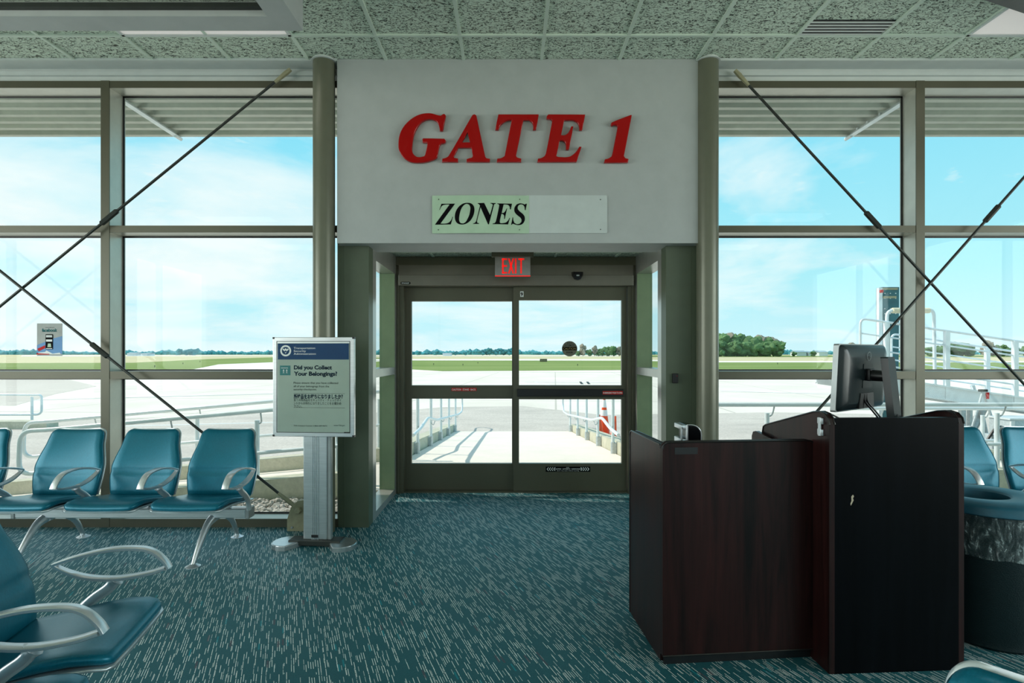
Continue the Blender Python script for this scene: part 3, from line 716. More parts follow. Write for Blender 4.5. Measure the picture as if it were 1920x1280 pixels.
Ol = [[(735,190),(790,197),(835,230),(858,290),(855,360),(830,440),(785,510),(720,560),(650,580),(580,572),(530,535),(507,470),(510,390),(535,320),(580,255),(640,210),(690,193)], [(725,208),(765,225),(785,270),(782,330),(765,410),(735,480),(700,535),(655,562),(610,555),(585,515),(583,450),(600,360),(625,290),(660,240),(695,215)]]
Nl = [[(918,195),(1035,192),(1140,410),(1190,230),(1180,212),(1145,200),(1150,192),(1245,195),(1240,208),(1215,215),(1120,578),(1105,578),(970,270),(905,520),(910,550),(945,560),(940,570),(832,570),(838,560),(870,550),(890,520),(960,240),(940,215),(918,205)]]
El = [[(1270,200),(1535,203),(1515,308),(1500,305),(1495,260),(1470,228),(1430,218),(1385,218),(1350,372),(1385,370),(1415,340),(1440,290),(1448,290),(1405,480),(1395,480),(1393,420),(1375,392),(1345,388),(1315,530),(1325,555),(1370,555),(1430,540),(1470,500),(1490,460),(1500,460),(1465,577),(1185,573),(1190,562),(1225,555),(1245,525),(1305,240),(1300,218),(1272,210)]]
Sl = [[(1805,200),(1780,320),(1768,315),(1762,260),(1735,220),(1700,213),(1660,225),(1638,260),(1640,300),(1670,335),(1730,385),(1762,430),(1768,490),(1745,545),(1700,580),(1640,588),(1585,575),(1550,562),(1530,585),(1520,583),(1548,448),(1558,450),(1560,500),(1580,550),(1625,572),(1675,562),(1705,530),(1708,490),(1690,455),(1640,415),(1595,370),(1577,320),(1585,265),(1620,215),(1675,195),(1730,200),(1765,215),(1790,200)]]
LZ = 4.373
fZ = lambda p: ((800+p[0]/9.6-CX)*LZ/F, EYE-(360+p[1]/9.6-CY)*LZ/F)
for nm, polys in (('Z', Zl), ('O', Ol), ('N', Nl), ('E', El), ('S', Sl)):
    o = outline([smooth_poly(p) for p in polys], 'letter', 'black_print', t_, fZ, 0.0012, 0.0001, WM(0, LZ, 0))
    xs = [(world_of(o) @ v.co).x for v in o.data.vertices]
    for v in o.data.vertices:   # follow the bow of the board
        wx = v.co.x+t_.location.x; u = (wx-a.x)/(b_.x-a.x); v.co.y += (4.3887-0.012*math.sin(PI*max(0, min(1, u))))-LZ
for px, py in ((822.5, 373.5), (974.5, 373.5), (822, 430.5), (974, 430.5)):
    q = P(px, py, 4.384); u = (q.x-a.x)/(b_.x-a.x); yy = 4.3895-0.012*math.sin(PI*u)
    bm = B(); tube(bm, [(q.x, yy, q.z), (q.x, yy-0.003, q.z)], 0.004, 8); obj('screw', bm, 'dark_metal', t_)

# ---- ceiling fixtures, vent, soffits
def fixture(x0, x1, y0, y1, label):
    t_ = thing('ceiling_light', label, 'light', ((x0+x1)/2, (y0+y1)/2, ZC))
    bm = B(); box(bm, x0+0.014, x1-0.014, y0+0.014, y1-0.014, ZC+0.004, ZC+0.011); obj('lens', bm, 'lamp_lens', t_)
    bm = B()
    for q in ((x0, x1, y0, y0+0.02), (x0, x1, y1-0.02, y1), (x0, x0+0.02, y0, y1), (x1-0.02, x1, y0, y1)): box(bm, q[0], q[1], q[2], q[3], ZC-0.003, ZC+0.008)
    obj('frame', bm, 'white_trim', t_)
fixture(-2.765, -1.559, 3.457, 4.067, 'flush ceiling light panel behind the hanging grey soffit on the left')
fixture(3.265, 4.471, 3.457, 4.067, 'flush ceiling light panel at the upper right beside the dark soffit')
t_ = thing('ceiling_vent', 'slotted white air vent set in the ceiling right of the header', 'vent', (2.34, 3.98, ZC))
bm = B(); box(bm, 2.065, 2.645, 3.885, 4.055, ZC+0.009, ZC+0.0118); obj('backing', bm, 'black', t_)
for k in range(5):
    y = 3.892+k*0.036; bm = B(); box(bm, 2.065, 2.645, y, y+0.013, ZC-0.001, ZC+0.003); obj('slat', bm, 'white_trim', t_)
# ring soffit left
zs = 3.35; xo, xi, yo, yi = -1.26, -1.415, 3.47, 3.32
bm = B(); box(bm, -5.2, xo, yi, yo, zs, ZC+0.01); box(bm, xi, xo, 1.2, yi, zs, ZC+0.01); box(bm, -5.2, xi, 1.2, 1.35, zs, ZC+0.01); box(bm, -5.2, -5.05, 1.35, yi, zs, ZC+0.01)
struct('trim_9', bm, 'wall')['label'] = 'hanging grey soffit frame at the upper left'
bm = B(); box(bm, -5.05, xi, 1.35, yi, 3.435, 3.46); struct('ceiling', bm, 'tile')
bm = B(); box(bm, -5.05, xi, yi-0.035, yi, 3.385, 3.41); struct('trim_10', bm, 'dark_metal')
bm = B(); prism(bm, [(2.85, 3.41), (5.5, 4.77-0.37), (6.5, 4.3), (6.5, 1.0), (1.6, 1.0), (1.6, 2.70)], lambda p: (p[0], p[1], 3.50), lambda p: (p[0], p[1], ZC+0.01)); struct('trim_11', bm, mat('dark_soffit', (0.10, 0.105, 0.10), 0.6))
# baseboard seam of window base is the frame itself

# ---- poster stuck on the left window
a = P(68, 667, 4.675); b_ = P(115.5, 606, 4.675); wx, wz = b_.x-a.x, b_.z-a.z; YP = 4.682
t_ = thing('window_poster', 'small poster with a phone picture stuck on the left window', 'poster', (a.x, YP, a.z))
bm = B(); box(bm, a.x, b_.x, YP, YP+0.002, a.z, b_.z); obj('sheet', bm, mat('poster_grey', (0.36, 0.38, 0.36), 0.5), t_)
def pp(name, pts, m_, dy=0.0012, t__=None):
    bm = B(); prism(bm, pts, lambda p: (a.x+p[0]*wx, YP-dy, a.z+p[1]*wz), lambda p: (a.x+p[0]*wx, YP-dy+0.0008, a.z+p[1]*wz)); obj(name, bm, m_, t__ or t_)
pp('blue_field', [(0, 0.33), (0.35, 0.44), (0.66, 0.54), (1.0, 0.61), (1.0, 0.06), (0, 0.06)], 'sky_print')
pp('red_stripe', [(0.02, 0.22), (0.33, 0.33), (0.33, 0.24), (0.08, 0.14)], 'red_print', 0.0022)
pp('white_shape', [(0.06, 0.10), (0.33, 0.12), (0.38, 0.17), (0.62, 0.07), (0.9, 0.1), (0.95, 0.05), (0.05, 0.05)], 'white_print', 0.0022)
pp('red_stripe', [(0.0, 0.1), (0.06, 0.08), (0.5, 0.06), (0.5, 0.04), (0, 0.04)], 'red_print', 0.003)
pp('phone_picture', rrect(0.35, 0.64, 0.2, 0.67, (0.03,)*4), 'black_print', 0.0035)
pp('phone_screen', [(0.375, 0.44), (0.615, 0.44), (0.615, 0.505), (0.375, 0.505)], 'white_print', 0.0045)
pp('phone_screen', [(0.375, 0.215), (0.615, 0.215), (0.615, 0.235), (0.375, 0.235)], 'white_print', 0.0045)
pp('phone_screen', [(0.375, 0.57), (0.615, 0.57), (0.615, 0.64), (0.375, 0.64)], 'board', 0.0045)
pp('phone_screen', [(0.43, 0.27), (0.58, 0.27), (0.56, 0.38), (0.45, 0.38)], 'paper_green', 0.0045)
text([('facebook', a.x+0.2*wx, a.z+0.745*wz, 0.1*wz, 0.6*wx, 0.03)], 'poster_text', 'teal_print', t_, WM(0, YP-0.001, 0))
text([('connect with us on', a.x+0.33*wx, a.z+0.865*wz, 0.024*wz, 0.36*wx, 0)], 'poster_text', 'black_print', t_, WM(0, YP-0.001, 0))

# ================================================================ BENCHES
SP = 0.55
def seat_cushion(x):
    bm = B(); rows = []
    prof = [(-0.355, 0.398, 0.012), (-0.350, 0.404, 0.026), (-0.335, 0.412, 0.034), (-0.30, 0.419, 0.038), (-0.24, 0.421, 0.04), (-0.16, 0.412, 0.04), (-0.08, 0.396, 0.038), (0.0, 0.383, 0.036), (0.06, 0.378, 0.032), (0.085, 0.378, 0.02), (0.09, 0.378, 0.008)]
    for y, z, th in prof:
        hw = 0.236; d = y+0.357
        if d < 0.05: hw -= 0.05-math.sqrt(max(0, 0.05**2-(0.05-d)**2))
        if y > 0.02: hw -= (y-0.02)*0.25
        rows.append(((x, y, z-0.004), hw, (0, -0.12 if y < 0 else -0.02, 1), th))
    return pad(bm, rows, 10, 0.006)
def seat_shell(x):
    bm = B(); rows = []
    for y, z in ((-0.362, 0.384), (-0.345, 0.388), (-0.30, 0.395), (-0.16, 0.388), (0.0, 0.362), (0.09, 0.355)):
        hw = 0.243; d = y+0.363
        if d < 0.05: hw -= 0.05-math.sqrt(max(0, 0.05**2-(0.05-d)**2))
        rows.append(((x, y, z-0.006), hw, (0, -0.12 if y < 0 else 0, 1), 0.012))
    return pad(bm, rows, 4, 0.004)
def back_profile():
    pts = []
    for u in [k/22 for k in range(20)]+[0.905, 0.925, 0.945, 0.96, 0.972, 0.982, 0.99, 0.996, 0.9995]:
        z = 0.372+u*0.455
        y = 0.085+0.045*math.sin(u*1.2)+0.10*u*u
        hw = 0.222+0.022*math.sin(PI*min(1, u/0.75))-(0.034*max(0, (u-0.45)/0.55)**1.1)
        pts.append((u, y, z, hw))
    return pts
def backrest(x, shell=False):
    bm = B(); rows = []; H = 0.455; R = 0.045
    for (u, y, z, hw) in back_profile():
        d = (1-u)*H; th = 0.038 if not shell else 0.012
        if d < R: hw -= (R-math.sqrt(max(0, R*R-(R-d)**2)))*0.9
        if d < 0.03 and not shell: th *= math.sqrt(max(0.05, 1-((0.03-d)/0.03)**2))
        if u < 0.05 and not shell: th *= 0.5+u*10
        cr = 0.0
        if not shell: cr = -0.006*math.exp(-((u-0.36)/0.035)**2)+0.002*math.exp(-((u-0.30)/0.03)**2)
        dy = 0.0 if not shell else 0.021
        rows.append(((x, y+dy-cr*-1*0-cr, z+(0.003 if shell else 0)), hw+(0.004 if shell else 0), (0, -1, 0.25+0.25*u), th))
    return pad(bm, rows, 10, 0.012 if not shell else 0.010)
def armrest(x):
    bm = B(); w2 = 0.021
    top = arc_pts([(x, 0.045, 0.566), (x, -0.04, 0.592), (x, -0.15, 0.612), (x, -0.25, 0.610), (x, -0.305, 0.592), (x, -0.345, 0.553), (x, -0.362, 0.523)], 4)
    bot = arc_pts([(x, -0.350, 0.525), (x, -0.28, 0.507), (x, -0.17, 0.497), (x, -0.07, 0.510), (x, 0.0, 0.538), (x, 0.045, 0.566)], 4)
    for path in (top, bot):
        rings = []; n = len(path)
        for i, p in enumerate(path):
            d = (path[min(i+1, n-1)]-path[max(i-1, 0)]).normalized(); nr = Vector((0, -d.z, d.y))
            ww = w2*(0.55+0.45*min(1, 3.0*min(1, (abs(p.y-0.045))/0.3)))
            ring = []
            for (sx, sn) in ((-1, -0.6), (-0.8, -1), (0.8, -1), (1, -0.6), (1, 0.6), (0.8, 1), (-0.8, 1), (-1, 0.6)):
                ring.append(bm.verts.new(p+Vector((sx*ww, 0, 0))+nr*(sn*0.0065)))
            rings.append(ring)
        for q, r in zip(rings, rings[1:]):
            for k in range(8): bm.faces.new((q[k], q[(k+1) % 8], r[(k+1) % 8], r[k]))
        bm.faces.new(rings[0][::-1]); bm.faces.new(rings[-1])
    return bm
def arm_post(x):
    bm = B(); tube(bm, arc_pts([(x, -0.17, 0.492), (x, -0.145, 0.46), (x, -0.09, 0.42), (x, -0.045, 0.37), (x, -0.03, 0.305)], 4), [0.030, 0.027]+[0.021]*15, 12, flat=(0.75, 1.0)); return bm
def make_bench(label, group, n=3):
    t_ = thing('beam_bench', label, 'bench', (0, 0, 0), 0, group)
    h = n*SP/2
    bm = B(); box(bm, -h+0.03, h-0.03, -0.045, 0.04, 0.248, 0.312, bev=0.006); bb = obj('beam', bm, 'alu', t_, local=True)
    for s in (-1, 1):
        bm = B(); box(bm, s*(h-0.018)-0.012, s*(h-0.018)+0.012, -0.048, 0.043, 0.244, 0.316, bev=0.004); obj('end_cap', bm, 'silver_plastic', bb, local=True)
    for i in range(n):
        x = -h+SP*(i+0.5)
        s = obj('seat', seat_cushion(x), 'vinyl', t_, 50, True); obj('seat_shell', seat_shell(x), 'seat_shell', s, 50, True)
        k = obj('backrest', backrest(x), 'vinyl', t_, 50, True); obj('back_shell', backrest(x, True), 'seat_shell', k, 50, True)
        for sx in (-0.12, 0.12):
            bm = B(); tube(bm, arc_pts([(x+sx, -0.02, 0.31), (x+sx, 0.03, 0.345), (x+sx, 0.11, 0.36), (x+sx, 0.135, 0.44)], 4), 0.013, 8)
            obj('seat_bracket', bm, 'alu_sat', t_, 40, True)
    for i in range(n+1):
        x = -h+SP*i
        if i == 0: x += 0.012
        if i == n: x -= 0.012
        a_ = obj('armrest', armrest(x), 'alu_sat', t_, 35, True); obj('arm_post', arm_post(x), 'alu_sat', a_, 40, True)
    for x in (-h+SP*0.5-0.05, h-SP*0.5+0.01):
        for pts, rs in (([(x, -0.02, 0.246), (x, -0.10, 0.215), (x, -0.20, 0.11), (x, -0.27, 0.012)], (0.034, 0.016)), ([(x, 0.0, 0.246), (x, 0.12, 0.236), (x, 0.25, 0.15), (x, 0.33, 0.012)], (0.032, 0.017))):
            pa = arc_pts(pts, 5); m_ = len(pa)
            bm = B(); tube(bm, pa, [rs[0]+(rs[1]-rs[0])*i/(m_-1) for i in range(m_)], 12, flat=(0.8, 1.0)); l_ = obj('leg', bm, 'alu_sat', t_, 40, True)
            bm = B(); lathe(bm, [(0.046, 0), (0.046, 0.005), (0.03, 0.011), (0.018, 0.02)], 20, pts[-1][0], pts[-1][1]); obj('foot_plate', bm, 'alu_sat', l_, 30, True)
    return t_
GB = 'teal beam benches'
bench = make_bench('teal three seat beam bench facing the room below the left windows', GB)
bench.location = (-2.610, 3.955, 0)
dup(bench, (-4.42, 3.97, 0), 0.0, 'teal beam bench at the far left edge, only an arm end showing', GB)
dup(bench, (3.355, 4.075, 0), 0.0, 'teal beam bench below the right windows behind the trash bin', GB)
# near-left bench faces right; first seat centre front at (-1.31,2.02)
ang = math.atan2(-0.475, 0.104)   # row direction
d_ = Vector((0.104, -0.475, 0)).normalized(); nrm = Vector((0.977, 0.214, 0))
c0 = Vector((-1.312, 2.02, 0))-nrm*0.355; cc = c0+d_*SP
R90 = math.atan2(nrm.y, nrm.x)+PI/2
dup(bench, (cc.x, cc.y, 0), R90, 'teal beam bench in the near left corner facing the counter', GB)
# near-right chair back
d2_ = Vector((0.63, -0.777, 0)); n2_ = Vector((-0.777, -0.63, 0))
A_ = Vector((0.80, 1.05, 0)); c0 = A_+d2_*0.205-Vector((-n2_.x, -n2_.y, 0))*0.235; cc = c0+d2_*SP
nb = dup(bench, (cc.x, cc.y, 0), math.atan2(n2_.y, n2_.x)+PI/2, 'teal beam bench at the bottom right corner, only a chair back showing', GB)

# ================================================================ POSTER STAND
SY = 4.06
rz = math.radians(-4)
t_ = thing('poster_stand', 'silver floor stand holding a framed security poster left of the door', 'sign stand', (P(589, 700, SY).x, SY, 0), rz)
def lb(fn, name, m_, parent=t_, smooth=None, label=None):
    bm = B(); fn(bm); return obj(name, bm, m_, parent, smooth, True, label)
X0, X1, Z0, Z1 = -0.297, 0.297, 0.79, 1.498
o = lb(lambda b_: (box(b_, X0, X1, -0.016, 0.016, Z0, Z1, bev=0.003)), 'frame', 'alu')
o2 = lb(lambda b_: [box(b_, *q) for q in ((X0+0.028, X1-0.028, -0.0175, -0.015, Z0+0.028, Z0+0.032), (X0+0.028, X1-0.028, -0.0175, -0.015, Z1-0.032, Z1-0.028), (X0+0.028, X0+0.032, -0.0175, -0.015, Z0+0.028, Z1-0.028), (X1-0.032, X1-0.028, -0.0175, -0.015, Z0+0.028, Z1-0.028))], 'inner_lip', 'black', o)
def pq(u, v): return (X0+(u-45)/(1040-45)*(X1-X0), Z1-(v-42)/(1245-42)*(Z1-Z0))
def prect(name, u0, v0, u1, v1, m_, y0=-0.0185, y1=-0.0160, par=None):
    a = pq(u0, v1); b_ = pq(u1, v0)
    return lb(lambda q: box(q, a[0], b_[0], y0, y1, a[1], b_[1]), name, m_, par or t_)
poster = prect('poster', 105, 115, 985, 1195, 'paper', -0.0170, -0.0160, o)
prect('poster_banner', 108, 118, 978, 312, 'blue_print', -0.0176, -0.0171, o)
prect('poster_icon', 135, 385, 264, 503, 'teal_print', -0.0176, -0.0171, o)
BM = world_of(t_)
def ptext(items, m_, bold=0.0):
    L = []
    for (s, u0, v0, u1, v1, bd) in items:
        a = pq(u0, v1); b_ = pq(u1, v0); L.append((s, a[0], a[1], b_[1]-a[1], b_[0]-a[0], bd))
    text(L, 'poster_text', m_, o, BM @ WM(0, -0.0178, 0), 0.0003)
ptext([('Transportation', 305, 160, 568, 185, 0), ('Security', 305, 196, 455, 220, 0), ('Administration', 305, 230, 576, 254, 0)], 'white_print')
ptext([('Did you Collect', 307, 382, 772, 430, 0.035), ('Your Belongings?', 307, 456, 836, 506, 0.035)], 'navy_text')
ptext([('Please ensure that you have collected', 303, 580, 848, 606, 0), ('all of your belongings from the', 303, 622, 738, 646, 0), ('security checkpoint.', 303, 660, 588, 684, 0), ('TSA Contact Center 1-866-289-9673', 303, 1103, 712, 1120, 0.0), ('www.TSA.gov', 795, 1095, 930, 1112, 0)], 'grey_text')
ptext([('\u6240\u6301\u54c1\u3092\u304a\u6301\u3061\u306b\u306a\u308a\u307e\u3057\u305f\u304b\uff1f', 305, 738, 905, 780, 0.03)], 'navy_text')
ptext([('\u5168\u3066\u306e\u6240\u6301\u54c1\u3092\u30bb\u30ad\u30e5\u30ea\u30c6\u30a3\u30fb\u30c1\u30a7\u30c3\u30af\u30dd\u30a4', 305, 788, 885, 815, 0), ('\u30f3\u30c8\u304b\u3089\u304a\u6301\u3061\u306b\u306a\u308a\u307e\u3057\u305f\u3053\u3068\u3092\u304a\u78ba\u304b\u3081', 305, 828, 885, 855, 0), ('\u4e0b\u3055\u3044\u3002', 305, 866, 405, 892, 0)], 'grey_text')
prect('poster_rule', 303, 722, 930, 725, 'grey_text', -0.0176, -0.0171, o); prect('poster_rule', 303, 892, 930, 895, 'grey_text', -0.0176, -0.0171, o)
# emblem
ecx, ecz = pq(206, 206); er = 0.040
def disc(b_, r, y, cx=ecx, cz=ecz, n=36): prism(b_, [(cx+r*math.cos(2*PI*k/n), cz+r*math.sin(2*PI*k/n)) for k in range(n)], lambda p: (p[0], y, p[1]), lambda p: (p[0], y+0.0005, p[1]))
em = lb(lambda b_: disc(b_, er, -0.0182), 'emblem', 'white_print', o)
lb(lambda b_: disc(b_, er*0.70, -0.0186), 'emblem_ring', 'blue_print', o)
def eagle(b_):
    pts = [(0, -0.5), (-0.12, -0.3), (-0.22, -0.05), (-0.5, 0.12), (-0.62, 0.42), (-0.45, 0.28), (-0.36, 0.44), (-0.26, 0.22), (-0.14, 0.30), (-0.08, 0.42), (0.06, 0.46), (0.12, 0.3), (0.26, 0.22), (0.36, 0.44), (0.45, 0.28), (0.62, 0.42), (0.5, 0.12), (0.22, -0.05), (0.12, -0.3)]
    prism(b_, [(ecx+x*er, ecz+z*er) for x, z in pts], lambda p: (p[0], -0.0191, p[1]), lambda p: (p[0], -0.0187, p[1]))
lb(eagle, 'emblem_eagle', 'white_print', o)
lb(lambda b_: disc(b_, er*0.17, -0.0195, ecx, ecz-er*0.12), 'emblem_shield', 'blue_print', o)
def icon(b_):
    for u, v in ((180, 440), (219, 440)):
        c = pq(u, v); disc(b_, 0.004, -0.0182, c[0], c[1], 12)
        for p, q in (((u, v+8), (u, v+24)), ((u, v+24), (u-9, v+38)), ((u, v+24), (u+9, v+38)), ((u-10, v+14), (u+10, v+14))):
            a, c2 = pq(*p), pq(*q); tube(b_, [(a[0], -0.0180, a[1]), (c2[0], -0.0180, c2[1])], 0.0011, 5)
    a = pq(150, 414); c2 = pq(235, 411); box(b_, a[0], c2[0], -0.0182, -0.0177, a[1]-0.002, a[1]+0.001)
lb(icon, 'icon_figures', 'white_print', o)
a = pq(920, 1195); b2 = pq(985, 1180); lb(lambda b_: box(b_, a[0], b2[0], -0.0185, -0.016, a[1]-0.002, b2[1]-0.002), 'frame_tab', 'black', o)
def corners(b_):
    for x in (X0+0.006, X1-0.006):
        for z in (Z0+0.006, Z1-0.006): box(b_, x-0.007, x+0.007, -0.0175, 0.0175, z-0.007, z+0.007)
lb(corners, 'corner_cap', 'black', o)
cv = lb(lambda b_: box(b_, X0+0.03, X1-0.03, -0.0215, -0.0208, Z0+0.03, Z1-0.03), 'cover_sheet', 'cover', o)
def post(b_):
    box(b_, -0.090, 0.085, 0.022, 0.075, 0.045, 1.30, bev=0.006)
    for x in (-0.022, -0.008, 0.006, 0.020): box(b_, x-0.004, x+0.004, 0.017, 0.024, 0.045, 1.30)
lb(post, 'post', 'alu')
lb(lambda b_: box(b_, 0.085, 0.110, 0.03, 0.07, 0.045, 1.28, bev=0.004), 'post_side_cover', 'silver_plastic')
lb(lambda b_: box(b_, -0.028, 0.022, 0.014, 0.023, 0.062, 0.082, bev=0.002), 'post_badge', 'black')
lb(lambda b_: box(b_, -0.19, 0.19, -0.005, 0.105, 0.008, 0.046, bev=0.004), 'base_bar', 'dark_metal')
for s in (-1, 1):
    def foot(b_, s=s):
        pts = [(0.13, 0.11), (0.10, 0.0), (0.17, -0.12), (0.24, -0.115), (0.29, -0.07), (0.305, -0.01), (0.29, 0.05), (0.24, 0.10)]
        cr = [tuple(v) for v in arc_pts([(x, y, 0) for x, y in pts[2:]], 3)]
        poly = [(s*p[0], p[1]+0.02) for p in pts[:2]]+[(s*p[0], p[1]+0.02) for p in cr]
        prism(b_, poly, lambda p: (p[0], p[1], 0.0), lambda p: (p[0], p[1], 0.03))
        prism(b_, [((p[0]-s*0.2)*0.95+s*0.2, p[1]*0.95) for p in poly], lambda p: (p[0], p[1], 0.03), lambda p: (p[0], p[1], 0.036))
    lb(foot, 'foot', 'alu')

# ================================================================ COUNTER
def panel_fn(p0, p1, th, sidev=1):
    p0, p1 = Vector((*p0, 0)), Vector((*p1, 0)); d = (p1-p0).normalized(); n = Vector((-d.y, d.x, 0))*sidev
    return (lambda q: p0+d*q[0]+Vector((0, 0, q[1])), lambda q: p0+d*q[0]+Vector((0, 0, q[1]))+n*th, (p1-p0).length)
PA, PB, PCc = (0.677, 2.510), (1.392, 2.575), (0.640, 3.020)
t_ = thing('check_in_desk', 'low mahogany laminate desk screen in front of the door', 'counter', (0.677, 2.51, 0))
f0, f1, L = panel_fn(PA, PB, 0.03); bm = B(); prism(bm, rrect(0, L, 0.045, 0.988, (0, 0, 0.045, 0.03)), f0, f1); fp = obj('front_panel', bm, 'wood', t_)
f0b, f1b, _ = panel_fn((PA[0]+0.01, PA[1]+0.018), (PB[0], PB[1]+0.018), 0.012); bm = B(); prism(bm, rrect(0.0, L-0.03, 0.0, 0.046), f0b, f1b); obj('toe_kick', bm, 'black', t_)
f0, f1, L2 = panel_fn(PA, PCc, 0.028, -1); bm = B(); prism(bm, rrect(0.031, L2, 0.01, 0.975, (0, 0, 0.035, 0.01)), f0, f1); sp_ = obj('side_panel', bm, 'wood', t_)
def edge_band(pa, pb, th, side_, prof, name, par, m_='edge_black'):
    f0, f1, L = panel_fn(pa, pb, th, side_); bm = B(); tube(bm, [f0(q) for q in prof], 0.004, 6); tube(bm, [f1(q) for q in prof], 0.004, 6); obj(name, bm, m_, par, 40)
edge_band(PA, PB, 0.03, 1, rrect(0, L, 0.045, 0.988, (0, 0, 0.045, 0.03)), 'edge_band', fp)
edge_band(PA, PCc, 0.028, -1, rrect(0.031, L2, 0.01, 0.975, (0, 0, 0.035, 0.01))[1:], 'edge_band', sp_)
bm = B(); prism(bm, [(0.71, 2.55), (1.40, 2.612), (1.36, 3.08), (0.68, 3.02)], lambda p: (p[0], p[1], 0.735), lambda p: (p[0], p[1], 0.765)); obj('worktop', bm, 'wood', t_)
f0, f1, L = panel_fn(PA, PB, -0.0012); bm = B(); prism(bm, rrect(0.055, 0.16, 0.935, 0.965), f0, f1); obj('tape_strip', bm, 'black', fp)
QA, QB = (1.402, 2.450), (1.962, 2.482)
t_ = thing('podium', 'tall black laminate podium with high side panels carrying the monitor', 'counter', (1.402, 2.45, 0))
f0, f1, L = panel_fn(QA, QB, 0.03); bm = B(); prism(bm, rrect(0, L, 0.0, 1.102, (0, 0, 0.015, 0.01)), f0, f1); fp = obj('front_panel', bm, 'wood_dark', t_)
f0, f1, L = panel_fn(QA, QB, -0.001); bm = B(); prism(bm, [(0.072, 0.725), (0.079, 0.738), (0.084, 0.748), (0.081, 0.757), (0.086, 0.765), (0.081, 0.772), (0.074, 0.764), (0.075, 0.745), (0.070, 0.733)], f0, f1); obj('chip_mark', bm, mat('chipped_board', (0.5, 0.42, 0.30), 0.8), fp, label='pale chip in the black laminate')
sd_ = [(0.0, 0.0), (0.60, 0.0), (0.60, 0.965), (0.59, 0.993), (0.565, 1.005), (0.12, 1.118), (0.07, 1.124), (0.03, 1.118), (0.008, 1.100), (0, 1.075)]
for (q, nx_) in ((QA, -1), (QB, 1)):
    f0, f1, L = panel_fn((q[0]+(0.0 if nx_ < 0 else -0.0), q[1]), (q[0]+0.0+(-0.02), q[1]+0.6), 0.024, 1 if nx_ < 0 else -1)
    bm = B(); prism(bm, sd_, f0, f1); spn = obj('side_panel', bm, 'wood', t_)
    bm = B(); tube(bm, [f0(p) for p in sd_[1:]], 0.004, 6); tube(bm, [f1(p) for p in sd_[1:]], 0.004, 6); obj('edge_band', bm, 'edge_black', spn, 40)
lowp = [(0.50, 0.0), (0.66, 0.0), (0.66, 0.93), (0.65, 0.95), (0.63, 0.96), (0.36, 0.955), (0.05, 0.93), (0.05, 0.5), (0.5, 0.5)]
f0, f1, L = panel_fn((1.374, 2.46), (1.354, 3.06), 0.02, 1); bm = B(); prism(bm, [(0.30, 0.10), (0.665, 0.10), (0.665, 0.93), (0.65, 0.955), (0.62, 0.962), (0.30, 0.930)], f0, f1); obj('rear_rail_panel', bm, 'wood', t_)
bm = B(); prism(bm, [(1.405, 2.485), (1.945, 2.515), (1.925, 3.05), (1.385, 3.05)], lambda p: (p[0], p[1], 0.94), lambda p: (p[0], p[1], 0.97)); obj('worktop', bm, 'wood_dark', t_)
bm = B()
for z in (1.035, 1.085):
    box(bm, 1.366, 1.377, 2.485, 2.525, z-0.014, z+0.014, bev=0.003)
tube(bm, [(1.368, 2.505, 1.02), (1.368, 2.505, 1.10)], 0.008, 8)
obj('hinge', bm, 'alu_sat', t_, 40)

# ---- scanner on the desk
t_ = thing('ticket_reader', 'black desktop reader with chrome side on the low desk', 'reader', (0.90, 2.86, 0.765))
bm = B(); Y0_ = 2.80
prism(bm, rrect(2.78, 2.93, 0.765, 1.033, (0, 0, 0.012, 0.045)), lambda p: (0.868, p[0], p[1]), lambda p: (0.872, p[0], p[1]))
prof = rrect(0.872, 0.945, 0.765, 1.030, (0, 0, 0.05, 0.006))
bm.free(); bm = B(); prism(bm, prof, lambda p: (p[0], 2.80, p[1]), lambda p: (p[0], 2.92, p[1])); obj('body', bm, 'black_gloss', t_)
bm = B(); tube(bm, [(p[0], 2.797, p[1]) for p in prof[1:]], 0.003, 6); tube(bm, [(0.874, 2.797, 0.766), (0.874, 2.797, 1.026)], 0.006, 6); obj('chrome_rim', bm, 'alu_sat', t_, 40)
bm = B(); box(bm, 0.846, 0.872, 2.80, 2.92, 0.765, 0.96, bev=0.004); box(bm, 0.846, 0.872, 2.80, 2.92, 1.005, 1.028, bev=0.004); box(bm, 0.846, 0.853, 2.80, 2.806, 0.9, 1.02); obj('chrome_side', bm, 'alu_sat', t_, 40)

# ---- monitor
cL = P(1561, 710, 2.72); cR = Vector((2.0, 3.06, 0)); dm = Vector((cR.x-cL.x, cR.y-2.72, 0)).normalized()
Wm = 0.53; mc = Vector((cL.x, 2.72, 0))+dm*Wm/2; nb_ = Vector((dm.y, -dm.x, 0))   # back normal (towards the viewer, right)
t_ = thing('monitor', 'black computer monitor seen from behind on the tall podium', 'monitor', (mc.x, mc.y, 0.97), math.atan2(dm.y, dm.x))
mb, mt = 1.100, 1.428   # bottom/top heights
h0, h1 = mb-0.97, mt-0.97
def L_(fn, name, m_, par=None, smooth=None, label=None):
    bm = B(); fn(bm); return obj(name, bm, m_, par or t_, smooth, True, label)
